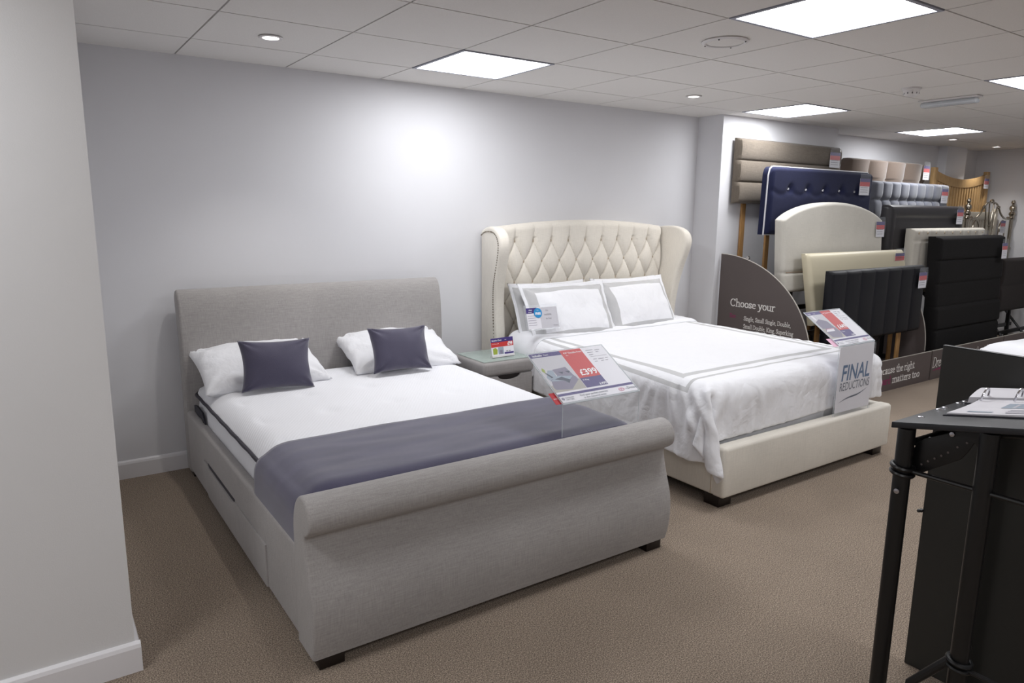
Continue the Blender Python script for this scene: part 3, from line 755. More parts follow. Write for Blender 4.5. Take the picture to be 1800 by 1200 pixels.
# ================================================================ duvet: a cloth draped with position based dynamics
def drape():
    nu, nv = 118, 108
    ang = math.radians(-2.6)
    W, L = 2.055, 2.08
    Lc = np.array([1.635, -2.355])         # foot-left corner in plan
    eu = np.array([math.cos(.022), math.sin(.022)]); ev = np.array([math.sin(.052), math.cos(.052)])
    # head end trimmed square to the bed
    U, V_ = np.meshgrid(np.linspace(0, W, nu), np.linspace(0, L, nv))
    X = np.zeros((nv, nu, 3)); X[..., 0] = Lc[0]+U*eu[0]+V_*ev[0]; X[..., 1] = Lc[1]+U*eu[1]+V_*ev[1]; X[..., 2] = .665
    rng = np.random.RandomState(4)
    X[..., 2] += rng.rand(nv, nu)*.004
    du, dv = W/(nu-1), L/(nv-1)
    Vel = np.zeros_like(X)
    def cons(P, a, b, rest, k):
        d = P[b]-P[a]; l = np.linalg.norm(d, axis=-1, keepdims=True)+1e-9
        c = k*.5*(l-rest)/l*d; P[a] += c; P[b] -= c
    S = slice
    sets = []
    for off, st, rest, k, ax in ((1,2,du,1,1),(1,2,dv,1,0)):
        for s0 in (0, 1):
            n = nu if ax == 1 else nv
            ia = np.arange(s0, n-1, 2)
            if ax == 1: sets.append(((S(None), ia), (S(None), ia+1), rest, k))
            else: sets.append(((ia, S(None)), (ia+1, S(None)), rest, k))
    dga = np.linalg.norm(X[1, 1, :2]-X[0, 0, :2]); dgb = np.linalg.norm(X[1, 0, :2]-X[0, 1, :2])
    for s0 in (0, 1):
        ia = np.arange(s0, nv-1, 2)
        a1 = np.ix_(ia, np.arange(nu-1)); b1 = np.ix_(ia+1, np.arange(1, nu)); sets.append((a1, b1, dga, .5))
        a2 = np.ix_(ia, np.arange(1, nu)); b2 = np.ix_(ia+1, np.arange(nu-1)); sets.append((a2, b2, dgb, .5))
    for s0 in range(4):
        ia = np.arange(s0, nu-2, 4); ib = ia[ia+2 < nu]; sets.append(((S(None), ib), (S(None), ib+2), 2*du, .6))
        ja = np.arange(s0, nv-2, 4); sets.append(((ja, S(None)), (ja+2, S(None)), 2*dv, .6))
    boxes = [((2.048, -2.060, .1), (3.672, .3, .618), .085, .028), ((FX0, FY, .0), (FX1, 0, .335), .02, .016)]
    H_ = []
    for lo, hi, r, m in boxes:
        lo = np.array(lo)-m; hi = np.array(hi)+m; H_.append(((lo+hi)/2, (hi-lo)/2, r))
    def collide(P, prev):
        for c, h, r in H_:
            q = P-c; s = np.sign(q)+(q == 0); a = np.abs(q)-(h-r)
            outside = np.maximum(a, 0); lo_ = np.linalg.norm(outside, axis=-1); ins = np.minimum(a.max(-1), 0)
            sd = lo_+ins-r; hit = sd < 0
            if not hit.any(): continue
            n = np.where((lo_ > 1e-6)[..., None], outside/np.maximum(lo_, 1e-6)[..., None], 0)
            am = a.argmax(-1); e = np.eye(3)[am]; n = np.where((lo_ > 1e-6)[..., None], n, e)*s
            P[hit] += (-sd[hit])[..., None]*n[hit]
            mv = P-prev; tn = (mv*n).sum(-1, keepdims=True)*n; tt = mv-tn
            fr = np.where(n[..., 2:3] > .75, 1.0, .55); P[hit] -= (fr*tt)[hit]
        P[..., 2] = np.maximum(P[..., 2], .02)
    ai = np.clip(np.arange(nu), int(.40/du), nu-1-int(.40/du)); aj = np.maximum(np.arange(nv), int(.29/dv)); AJ, AI = np.meshgrid(aj, ai, indexing='ij')
    RD = np.linalg.norm(X[..., :2]-X[AJ, AI][..., :2], axis=-1)
    def lra(P):
        A = P[AJ, AI]; d = P-A; l = np.linalg.norm(d, axis=-1); m_ = l > RD+1e-6
        P[m_] = A[m_]+d[m_]*(RD[m_]/l[m_])[:, None]
    dt = 1/60; g = np.array([0, 0, -9.8])
    head = V_[:, :] > L-.22
    hx = X.copy()
    for it in range(170):
        Vel = (Vel+g*dt)*.965
        prev = X.copy(); P = X+Vel*dt
        for k in range(16):
            lra(P)
            for a, b_, rest, kk in sets: cons(P, a, b_, rest, kk)
            if k % 3 == 2: collide(P, prev)
        collide(P, prev)
        Vel = (P-prev)/dt; sp = np.linalg.norm(Vel, axis=-1, keepdims=True); Vel *= np.minimum(1, 2.2/np.maximum(sp, 1e-6)); X = P
    return X, U, V_, W, L
DX, DU, DV, DW, DL_ = drape()
nv, nu = DU.shape
def normals(X):
    a = np.gradient(X, axis=1); b_ = np.gradient(X, axis=0); n = np.cross(a, b_); return n/np.maximum(np.linalg.norm(n, axis=-1, keepdims=True), 1e-9)
NN = normals(DX)
# soft filling and small gathers near the hem
P = DX.copy()
for j in range(nv):
    for i in range(nu):
        u, v = DU[j, i], DV[j, i]; e = min(u, DW-u, v); 
        flat = max(0, min(1, (DX[j, i, 2]-.60)/.04))
        puff = .010*(noise.noise((u*3.2, v*3.2, 0))+.6*noise.noise((u*7, v*7, 3)))*(.45+.55*(1-flat))
        s = math.exp(-(e/.16)**2)
        along = v if min(u, DW-u) < v else u
        puff += s*.011*math.sin(along*95+5*noise.noise((along*5, 1, 1)))*max(0, .5+noise.noise((along*6, 2, 2)))
        fan = math.exp(-((u-.35)**2+(v-.38)**2)/.14); 
        puff += (1-flat)*fan*.013*math.sin(math.atan2(v-.6, u-.6)*26+3*noise.noise((u*4, v*4, 9)))
        P[j, i] += NN[j, i]*(puff+.012)
P[..., 2] = np.maximum(P[..., 2], .03)
def cloth_obj(name, P, U, V_, th, matf, mats, parent=None, sub=1):
    nv, nu = U.shape
    b = MB(); b.v = [tuple(p) for p in P.reshape(-1, 3)]
    for j in range(nv-1):
        for i in range(nu-1):
            b.f.append((j*nu+i, j*nu+i+1, (j+1)*nu+i+1, (j+1)*nu+i)); b.mi.append(matf((U[j,i]+U[j,i+1])/2, (V_[j,i]+V_[j+1,i])/2))
    o = b.build(name, mats, parent, ang=180, fix=False)
    md = o.modifiers.new('thick', 'SOLIDIFY'); md.thickness = th; md.offset = -1
    md = o.modifiers.new('soft', 'SUBSURF'); md.levels = sub; md.render_levels = sub
    return o
# resample to a finer grid so that the printed bands have clean edges (bands sit exactly on grid lines)
def bands(u, v):
    return 0
IN = dict(a0=.345, a1=.370, b0=.415, b1=.460)      # from the left/right hems
IF = dict(a0=.400, a1=.425, b0=.475, b1=.522)      # from the foot hem
ul = sorted(set(list(np.linspace(0, DW, 96))+[IN[k] for k in IN]+[DW-IN[k]+.21 for k in IN])); vl = sorted(set(list(np.linspace(0, DL_, 90))+[IF[k] for k in IF]))
def clean(l):
    r = [l[0]]
    key = set([IN[k] for k in IN]+[DW-IN[k]+.21 for k in IN]+[IF[k] for k in IF])
    for x in l[1:]:
        if x-r[-1] < .006:
            if x in key and r[-1] not in key: r[-1] = x
            elif x in key: r.append(x)
            continue
        r.append(x)
    return r
ul, vl = np.array(clean(ul)), np.array(clean(vl))
def samp(A, u, v):
    i = np.clip(u/DW*(nu-1), 0, nu-1.0001); j = np.clip(v/DL_*(nv-1), 0, nv-1.0001); i0 = i.astype(int); j0 = j.astype(int); fi = (i-i0)[..., None]; fj = (j-j0)[..., None]
    return A[j0, i0]*(1-fi)*(1-fj)+A[j0, i0+1]*fi*(1-fj)+A[j0+1, i0]*(1-fi)*fj+A[j0+1, i0+1]*fi*fj
UU, VV = np.meshgrid(ul, vl); PP = samp(P, UU, VV)
def bandmat(u, v):
    for a, c in (('a0','a1'), ('b0','b1')):
        inner = (u > IN[c] and u < DW-IN[c]+.21 and v > IF[c]); outer = (u > IN[a] and u < DW-IN[a]+.21 and v > IF[a])
        if outer and not inner: return 1
    return 0
def bm_(u, v): return bandmat(u, v)
b = MB(); b.v = [tuple(p) for p in PP.reshape(-1, 3)]; n_ = len(ul)
for j in range(len(vl)-1):
    for i in range(n_-1):
        b.f.append((j*n_+i, j*n_+i+1, (j+1)*n_+i+1, (j+1)*n_+i)); b.mi.append(bandmat((ul[i]+ul[i+1])/2, (vl[j]+vl[j+1])/2))
dv_ = b.build('duvet', ['cotton_crinkled', 'cotton_grey'], None, ang=180, fix=False)
md = dv_.modifiers.new('thick', 'SOLIDIFY'); md.thickness = .018; md.offset = -1
md = dv_.modifiers.new('soft', 'SUBSURF'); md.levels = 1; md.render_levels = 2
tag(dv_, 'white duvet with two grey stripes spread over the cream bed, its corner hanging down', 'duvet')
# the folded-back band at the head of the duvet
fv = np.linspace(DL_-.34, DL_+.0, 18); UF, VF = np.meshgrid(np.linspace(.10, DW-.1, 80), fv)
PF = samp(P, UF, np.minimum(VF, DL_)); NF = samp(NN, UF, np.minimum(VF, DL_))
lift = .020*np.minimum(1, ((VF-(DL_-.34))/.03))**.5
PF = PF+NF*(lift+.004)[..., None]
b = MB(); b.v = [tuple(p) for p in PF.reshape(-1, 3)]
for j in range(17):
    for i in range(79): b.f.append((j*80+i, j*80+i+1, (j+1)*80+i+1, (j+1)*80+i)); b.mi.append(0)
fo = b.build('folded_edge', 'cotton_white', dv_, ang=180, fix=False)
md = fo.modifiers.new('thick', 'SOLIDIFY'); md.thickness = .010; md.offset = -1
md = fo.modifiers.new('soft', 'SUBSURF'); md.levels = 1; md.render_levels = 1

# pillows with a grey border and a flat flange
kw = dict(flange=.035, bandcfg=(.032, .092), n=64)
cg = 'bordered pillows on the cream bed'
mats_ = ['cotton_crinkled', 'cotton_grey']
pillow('pillow', .64, .40, .15, place((2.40,-.30,.79), 68, 0, 0), mats_, 'white pillow half hidden at the back left against the buttoned headboard', 'pillow', cg, seed=21, **kw)
pillow('pillow', .64, .40, .15, place((3.17,-.30,.79), 68, 0, 0), mats_, 'white pillow hidden at the back right against the buttoned headboard', 'pillow', cg, seed=22, **kw)
pillow('pillow', .70, .42, .17, place((2.435,-.455,.80), 60, -3, 0), mats_, 'white pillow with grey border carrying a plastic card sleeve, front left on cream bed', 'pillow', cg, seed=23, wr=1.3, **kw)
pillow('pillow', .70, .42, .17, place((3.135,-.435,.805), 60, 3, 0), mats_, 'white pillow with a grey border, front right on the cream bed', 'pillow', cg, seed=25, wr=1.2, **kw)
# card sleeve
ct = empty('card_sleeve', (2.07,-.56,.72), 'clear sleeve with a purple-headed card and blue FREE sticker hung on the front left pillow', 'card')
F = Frame((1.955,-.60,.735), (1,-.02,0), (0,.30,1))
b = MB(); F.slab(b, -.005,-.008,.27,.165, -.001,.003); b.build('sleeve', 'sleeve', ct, smooth=False)
b = MB(); F.slab(b, .006,.0,.135,.145, .0035,.0045,0); F.rect(b, .006,.108,.095,.145,.005,1); F.slab(b, .118,.0,.262,.143, .0045,.0055,3)
F.poly(b, [(.10+.034*math.cos(a), .108+.034*math.sin(a)) for a in np.linspace(0, 2*PI, 28)[:-1]], .0062, 2)
for k in range(5): F.rect(b, .014,.09-k*.016,.08,.0925-k*.016,.005,4)
b.build('card', ['paper','ink_purple','ink_blue','paper_grey','ink_lilac'], ct, smooth=False, fix=False)
b = MB(); put(b, F, sans('FREE', .022, .04), .10,.096,.0068, align='c'); put(b, F, sans('Plus', .009), .10,.124,.0068, align='c')
put(b, F, sans('sleep', .013, .02), .028,.127,.0055); put(b, F, sans('dreams', .010, .02), .022,.113,.0055)
b.build('sticker_lettering', 'ink_white', ct, smooth=False, fix=False)
b = MB(); put(b, F, sans("I'm", .018), .165,.115,.0062); put(b, F, sans('available', .018), .15,.088,.0062); put(b, F, sans('to buy', .018), .16,.061,.0062); put(b, F, sans('Dreams', .012), .215,.012,.0062)
b.build('card_lettering', 'ink_grey', ct, smooth=False, fix=False)
# ================================================================ acrylic price stands
def price_stand(x0, y0, z0, zb, w, L, ang, label, price, second, title, redtab, poster=False, scene_kind=0):
    t = empty('price_stand', (x0+w/2, y0, zb), label, 'price stand')
    a = math.radians(ang); th = .004
    up_ = (0, math.cos(a), math.sin(a))
    b = MB(); b.box((x0, y0-th/2, zb), (x0+w, y0+th/2, z0), bev=.001); b.build('upright_panel', 'acrylic', t, smooth=False)
    b = MB()
    for xx in (x0, x0+w): b.tube([(xx,y0,zb),(xx,y0,z0)], .0016, 6)
    b.tube([(x0,y0,z0),(x0+w,y0,z0)], .0045, 6); b.build('panel_edge', 'acrylic_edge', t)
    F = Frame((x0, y0, z0), (1,0,0), up_)
    b = MB(); F.slab(b, 0,0,w,L, -.001,.001, 0); F.slab(b, 0,0,w,L, .004,.0055, 0); b.build('sloping_holder', 'acrylic', t, smooth=False)
    b = MB()
    for q in ((0,0),(w,0)): b.tube([F.p(q[0],0,.002), F.p(q[0],L,.002)], .0022, 6)
    b.tube([F.p(0,L,.002), F.p(w,L,.002)], .0018, 6); b.build('holder_rim', 'acrylic_edge', t)
    m = .006; U = lambda u: m+u*(w-2*m); Vv = lambda v: L-m-v*(L-2*m)
    b = MB(); F.slab(b, U(0), Vv(1), U(1), Vv(0), .0015,.0025, 0)
    h = .0029
    def R(u0, v0, u1, v1, mi, hh=h): F.rect(b, U(u0), Vv(v1), U(u1), Vv(v0), hh, mi)
    def PG(pts, mi, hh=h): F.poly(b, [(U(p), Vv(q)) for p, q in pts], hh, mi)
    R(0,0,.40,.085,1); R(.40,0,.69,.60,2); R(.40,.60,.69,.80,1); R(0,.835,1,.88,1)
    if scene_kind == 0:
        R(0,.085,.395,.80,3)                                   # room picture: pale wall and floor
        PG([(0,.80),(0,.66),(.395,.60),(.395,.80)], 10, h+.0001)
        PG([(.02,.50),(.09,.36),(.15,.37),(.14,.56),(.05,.60)], 4, h+.0002); PG([(.15,.36),(.33,.34),(.36,.54),(.16,.50)], 5, h+.0002)
        PG([(.02,.70),(.05,.55),(.20,.50),(.37,.54),(.375,.62),(.22,.78),(.03,.75)], 6, h+.0003)
        PG([(.03,.58),(.16,.49),(.34,.53),(.22,.64),(.20,.60)], 4, h+.0004); PG([(.10,.55),(.20,.52),(.28,.60),(.24,.66),(.20,.60)], 7, h+.0005)
        PG([(.035,.40),(.075,.52),(.10,.51),(.06,.42)], 7, h+.0006); PG([(.20,.42),(.235,.47),(.26,.43)], 7, h+.0006); PG([(.29,.42),(.32,.47),(.35,.43)], 7, h+.0006)
        PG([(.02,.36),(.04,.30),(.06,.34),(.045,.42)], 11, h+.0006)
    else:
        R(0,.085,.395,.80,10); R(.0,.085,.395,.50,3, h+.0001)
        PG([(.05,.10),(.11,.10),(.11,.24),(.06,.24)], 0, h+.0002)
        PG([(.02,.50),(.02,.30),(.17,.22),(.33,.30),(.36,.52)], 6, h+.0002); PG([(.03,.60),(.10,.50),(.36,.50),(.395,.66),(.30,.80),(.06,.76)], 5, h+.0003); PG([(.04,.60),(.12,.52),(.30,.52),(.28,.60)], 0, h+.0004)
        for k in range(5): PG([(.10+k*.05,.53),(.12+k*.05,.50),(.13+k*.05,.55)], 9, h+.0005)
    for k, (u0, u1, v) in enumerate([(.74,.84,.06),(.86,.93,.07),(.74,.82,.11),(.86,.90,.11),(.74,.80,.16),(.74,.97,.205),(.75,.80,.26),(.82,.90,.265),(.92,.96,.26),(.75,.79,.31),(.84,.88,.31),(.90,.94,.31)]):
        R(u0, v, u1, v+(.006 if k == 5 else .012), 8)
    PG([(.01,.92),(.03,.905),(.05,.925),(.04,.96),(.015,.95)], 5, h+.0002)
    # round pink badge
    cx, cy = U(.80), Vv(.94); ro, ri = .017, .0125
    for ring_ in ((ro, ro-.002), (ri, ri-.002)):
        for k in range(24):
            a0, a1 = 2*PI*k/24, 2*PI*(k+1)/24
            b.add([F.p(cx+r*math.cos(q), cy+r*.62*math.sin(q), h+.0002) for r, q in ((ring_[0],a0),(ring_[0],a1),(ring_[1],a1),(ring_[1],a0))], [(0,1,2,3)], 9)
    F.rect(b, cx-.002, cy-.004, cx+.002, cy+.006, h+.0002, 9)
    b.build('printed_sheet', ['paper','ink_purple','ink_red','paper_grey','ink_bluegrey','ink_lilac','ink_lilac','ink_slate','ink_grey','ink_pink','board_edge','ink_green'], t, smooth=False, fix=False)
    k = w/.44
    b = MB()
    put(b, F, sans(title, .018*k, .01), U(.03), Vv(.066), h+.0008); put(b, F, sans('Open', .012*k), U(.17), Vv(.062), h+.0008)
    put(b, F, sans("4'6\" Double from", .015*k, .01), U(.43), Vv(.085), h+.0008); put(b, F, sans('Was', .008*k), U(.44), Vv(.13), h+.0008)
    put(b, F, sans(price, .052*k, .018), U(.68), Vv(.555), h+.0008, align='r', xs=.95)
    put(b, F, sans("5' King", .012*k, .01), U(.42), Vv(.66), h+.0008)
    put(b, F, sans(second, .020*k, .01), U(.68), Vv(.785), h+.0008, align='r')
    b.build('price_lettering', 'ink_white', t, smooth=False, fix=False)
    b = MB(); put(b, F, sans('Find your perfect mattress', .0145*k), U(.25), Vv(.935), h+.0008); put(b, F, sans('in the coloured areas', .0145*k), U(.28), Vv(.985), h+.0008)
    put(b, F, sans('COMFORT', .010*k), U(.06), Vv(.935), h+.0008); put(b, F, sans('MATTERS', .010*k), U(.06), Vv(.97), h+.0008); put(b, F, sans('at', .010*k), U(.855), Vv(.95), h+.0008); put(b, F, sans('Dreams', .020*k), U(.88), Vv(.955), h+.0008)
    b.build('footer_lettering', 'ink_slate', t, smooth=False, fix=False)
    # ticket sticking out of the left side
    tk = MB(); c = .022 if not poster else .030
    F.slab(tk, -c*1.25, .008, .018, .075, -.0045,-.0035); tk.build('side_ticket', redtab, t, smooth=False)
    if redtab != 'pink_card':
        tl = MB(); put(tl, F, sans('SALE', .010), -.022,.036,-.0030); tl.build('ticket_lettering', 'ink_white', t, smooth=False, fix=False)
    if poster:
        Q = Frame((x0+.004, y0-.004, zb), (1,0,0), (0,0,1)); hh = z0-zb
        b = MB(); Q.slab(b, 0,.02,w-.008,hh-.004, 0,.0008); b.build('poster', 'paper', t, smooth=False)
        b = MB(); tx = sans('FINAL', .135, .016, .12); wv = max(p[0] for p in tx[0]); put(b, Q, tx, .035,hh*.50,.0014, xs=(w-.07)/wv); b.build('poster_lettering', 'ink_teal', t, smooth=False, fix=False)
        b = MB(); tx = sans('REDUCTIONS', .072, .0, .08); wv = max(p[0] for p in tx[0]); put(b, Q, tx, .028,hh*.355,.0014, xs=(w-.055)/wv); b.build('poster_lettering', 'ink_slate', t, smooth=False, fix=False)
        b = MB(); n = 20
        for k_ in range(n):
            u0, u1 = k_/n, (k_+1)/n
            f = lambda u: hh*.26+.030*math.sin((u-.5)*PI)*1.0+.012*math.sin(u*2*PI)
            g_ = lambda u: .010*math.sin(PI*u)
            b.add([Q.p(.03+u0*(w-.07), f(u0)-g_(u0), .0014), Q.p(.03+u1*(w-.07), f(u1)-g_(u1), .0014), Q.p(.03+u1*(w-.07), f(u1), .0014), Q.p(.03+u0*(w-.07), f(u0), .0014)], [(0,1,2,3)])
        b.build('poster_swoosh', 'ink_slate', t, smooth=False, fix=False)
        b = MB()
        def fs(u, v):
            x = x0-.004+(w+.012)*u; z = zb+.002+(hh-.006)*v
            bul = .03*math.exp(-((v-.42)/.13)**2)*max(0, (u-.8)/.2)
            return (x+bul, y0-.0085-.0035*noise.noise((x*14, z*14, 3))-.004*(1-v)*abs(math.sin(u*7)), z)
        b.grid(fs, 30, 26); b.build('plastic_cover', 'sleeve', t, ang=80)
    return t
price_stand(1.042, -2.127, .716, .572, .446, .318, 32, 'clear acrylic price stand reading 399 pounds behind the grey footboard', '\u00a3399', '\u00a3499', 'Isabelle', 'ink_deepred')
price_stand(3.082, -2.135, .76, .337, .378, .30, 34, 'acrylic price stand with a FINAL REDUCTIONS poster on the foot of the cream bed', '\u00a3449', '\u00a3549', 'Bella', 'pink_card', poster=True, scene_kind=1)
# ================================================================ headboard display
def sleeve_tag(x, y, z, tilt, label, w=.15, h=.20, big=True):
    t = empty('price_tag', (x, y, z), label, 'price tag', 'plastic-sleeved price tags on the headboards')
    a = math.radians(tilt); F = Frame((x-w/2, y, z-h/2), (1,0,0), (0, math.sin(a), math.cos(a)))
    b = MB()
    F.slab(b, .004,.004,w-.004,h-.045, .001,.002,0); F.rect(b, .004,h-.075,w-.004,h-.045,.0024,1); F.rect(b, .004,h-.115,w-.004,h-.075,.0024,2)
    for k in range(3): F.rect(b, .02,.03+k*.02,w-.03,.034+k*.02,.0024,3)
    b.build('card', ['paper','ink_purple','ink_red','ink_grey'], t, smooth=False, fix=False)
    b = MB()
    def fs(u, v): return F.p(w*u, h*v, .004+.006*math.sin(v*3.0)*u+.003*noise.noise((u*4+x, v*4, 2)))
    b.grid(fs, 12, 12); b.build('sleeve', 'sleeve', t, ang=80)
    return t
def hboard(kind, x0, x1, yf, z0, z1, m, label, legs=True, th=.07, lean=0.0, nx=90, nz=44, piping=None, buttons=None, arch=0.0, r=.0, legm='pine_leg', legz=0.0, name='headboard', legx=.14, seam=None):
    """upholstered headboard: front relief fn(u, v, x, z) -> extra depth"""
    t = empty(name, ((x0+x1)/2, yf+th/2, z0), label, 'headboard', 'headboards on the display racks')
    w = x1-x0
    def ztop(u):
        if arch: 
            q = abs(2*u-1); return z1+arch*(math.sqrt(max(0, 1-(q*.90)**2))-math.sqrt(1-.81))/(1-math.sqrt(1-.81))
        if r:
            e = min(u*w, (1-u)*w); return z1-(r-math.sqrt(max(0, r*r-(r-e)**2))) if e < r else z1
        return z1
    def yo(z): return yf+(z-z0)*lean
    def depth(u, v):
        x = u*w; zt = ztop(u); z = z0+(zt-z0)*v; e = min(x, w-x, zt-z, z-z0); q = min(1, e/.03)
        d = .022*math.sqrt(max(0, 1-(1-q)**2))
        return d+kind(u, v, x, z-z0, w, zt-z0)*min(1, e/.02+.15), z
    b = MB()
    def ff(u, v):
        d, z = depth(u, v); return (x0+w*u, yo(z)+.022-d, z)
    b.grid(ff, nx, nz)
    # returns: close sides and back
    per = [(i/(nx-1), 0) for i in range(nx)]+[(1, j/(nz-1)) for j in range(1, nz)]+[(i/(nx-1), 1) for i in range(nx-2, -1, -1)]+[(0, j/(nz-1)) for j in range(nz-2, 0, -1)]
    A = [ff(*p) for p in per]; B = [(p[0], yo(p[2])+th, p[2]) for p in A]; n = len(A)
    b.add(A+B, [(i, (i+1) % n, n+(i+1) % n, n+i) for i in range(n)]+[tuple(range(n, 2*n))])
    b.build('panel', m, t, ang=60, merge=.0003)
    if piping:
        pts = [(x0+w*u, yo(z0+(ztop(u)-z0)*v)+.014, z0+(ztop(u)-z0)*v) for u, v in per[::2]]
        MB().tube(pts, .007, 6, closed=True).build('piping', piping, t)
    if seam: seam(t, x0, w, yo, z0, ztop)
    if buttons:
        bm, lst = buttons
        for u, v, dd in lst: MB().sphere((x0+w*u, yo(z0+(z1-z0)*v)+.022-.022-dd-.004, z0+(z1-z0)*v), .013, 8, sc=(1,.6,1)).build('button', bm, t)
    if legs:
        for xx in (x0+legx, x1-legx-.05): MB().box((xx, yo(z0)+th+.001, legz), (xx+.052, yo(z0)+th+.021, z0+.12), bev=.003).build('leg', legm, t)
    return t
def groove(x, p, wd=.012): 
    d = abs((x/p)-round(x/p))*p; return math.exp(-(d/wd)**2)
flat = lambda u,v,x,z,w,h: .012*(1-(2*v-1)**4)
def k_hflute(n): return lambda u,v,x,z,w,h: .030*max(0, abs(math.sin(PI*min(.9999, max(.0001, v))*n)))**.35 
def k_vflute(p): return lambda u,v,x,z,w,h: .022*abs(math.sin(PI*x/p))**.22
def k_navy(u,v,x,z,w,h):
    d = .03
    for k in range(5):
        bx, bz = w*(.17+.165*k), h*.68
        q = math.hypot((x-bx), (z-bz)*1.0); d -= .028*math.exp(-(q/.035)**2)
    s = abs(math.sin(PI*(x-w*.17)/(w*.165)))
    d -= .008*math.exp(-((z-h*.68+.05*s)/.02)**2)
    return d
def k_tuft(nxn, rows, dep=.05, pw=.32, dia=True):
    def f(u,v,x,z,w,h):
        a = x/w*nxn; c = z/h*rows
        if dia: s = abs(math.sin(PI*(a+c)/2*1.0))*abs(math.sin(PI*(a-c)/2*1.0))
        else: s = abs(math.sin(PI*a))*abs(math.sin(PI*c))
        return dep*min(1, s**pw)
    return f
def k_big(u,v,x,z,w,h):
    n = 4.2; a = x/w*n; c = (h-z-.19)/.20
    if c < 0: return .085*min(1, (abs(math.sin(PI*a))**.7)*(1-min(1, -c)*.35)+min(1, -c)*.35)
    return .085*min(1, (abs(math.sin(PI*(a+c/2)))*abs(math.sin(PI*(a-c/2))))**.5)
def k_oval(u,v,x,z,w,h):
    a = (x/(w/9)) % 1; vv = ((h-z+.02)/.20) % 1
    return .040*max(0, 1-abs(2*a-1)**3.2-abs(2*vv-1)**4.5)**.45
def k_frame(u,v,x,z,w,h):
    e = min(x, w-x, h-z)
    if e < .12: return .03*max(0, 1-((e-.06)/.06)**2)**.5
    return .004+.006*min(1, (e-.12)/.1)
def k_blocks(u,v,x,z,w,h):
    n = 5; q = (v*n) % 1; s = max(0, 1-abs(2*q-1)**10)**.5
    return .028*s*(1+.35*math.sin(math.floor(v*n)*2.1))
def k_ivory(u,v,x,z,w,h):
    s = abs(math.sin(PI*x/(w/9)))**.35; 
    if v > .80: s *= (1-math.exp(-((z-h*.82)/.02)**2)*.6)
    return .016*s
def k_arch(u,v,x,z,w,h): return .012
# first rack, left to right the same width; nearer boards stand lower
X0 = 4.38
hboard(k_hflute(3), 4.33, 5.86, -.338, 1.60, 2.15, 'taupe_weave', 'grey-brown woven headboard with three horizontal bands, highest and farthest left, on the pier wall', th=.044, legz=.1, legx=.16, nz=70)
hboard(k_navy, 4.41, 5.96, -.60, 1.34, 1.905, 'navy_weave', 'navy blue headboard with white piping and glass buttons', piping='piping_white', r=.06, lean=-.02, legz=.1, legx=.12,
       buttons=('glass_button', [(.17+.165*k, .68, .0) for k in range(5)]), nx=120)
def arch_seam(t, x0, w, yo, z0, ztop):
    pts = [(x0+.045+(w-.09)*u, yo(z0+(ztop(.03+u*.94)-z0))-.006, ztop(.03+u*.94)-.035) for u in np.linspace(0, 1, 50)]
    pts = [(x0+.045, yo(z0+.2)-.004, z0+.2)]+pts+[(x0+w-.045, yo(z0+.2)-.004, z0+.2)]
    MB().tube(pts, .0045, 6).build('piping', 'piping_tan', t)
    MB().tube([(x0+.05, yo(z0+.17)-.008, z0+.17), (x0+w-.05, yo(z0+.17)-.008, z0+.17)], .004, 6).build('seam', 'piping_tan', t)
hboard(lambda u,v,x,z,w,h: .014*(1-math.exp(-((z-.17)/.012)**2)*.8), 4.42, 5.96, -.80, .86, 1.465, 'ivory_linen', 'beige linen headboard with a rounded arched top and piped edge', lean=.07, arch=.155, seam=arch_seam, legz=.1, nz=70)
hboard(flat, 4.56, 6.10, -1.035, .60, 1.19, 'cream_leather', 'plain cream leather headboard standing behind the fluted black one', lean=.19, legz=.05, th=.06)
hboard(k_vflute(1.5/7), 4.53, 6.03, -1.165, .46, 1.065, 'black_leather', 'black leather headboard with broad vertical flutes, front left of the display', legz=.02, legx=.2, nx=170, th=.05)
# second rack
hboard(k_big, 6.22, 7.75, -.20, 1.60, 2.085, 'brown_velvet', 'brown velvet deep-buttoned headboard at the top of the second rack', legz=.1, r=.05, nx=150, nz=70)
hboard(k_oval, 6.20, 7.72, -.50, 1.30, 1.845, 'blue_grey_velvet', 'blue-grey velvet headboard quilted in tall oval pads', legz=.1, r=.04, nx=160, nz=70)
hboard(k_frame, 6.08, 7.58, -.75, 1.00, 1.61, 'charcoal_leather', 'dark grey leather headboard with a raised padded frame', legz=.1, nz=60, r=.02)
hboard(k_ivory, 6.36, 7.90, -.86, .75, 1.385, 'stone_fabric', 'pale stone-coloured headboard with vertical channels, partly behind the tall black one', legz=.1, nx=160,
       buttons=('button_cream', [((k+.5)/9, .93, .012) for k in range(9)]))
hboard(k_blocks, 6.56, 8.0, -1.06, .16, 1.31, 'black_weave', 'tall black woven headboard in wide horizontal blocks, behind the second brown base board', legs=False, lean=.05, th=.09, nz=110)
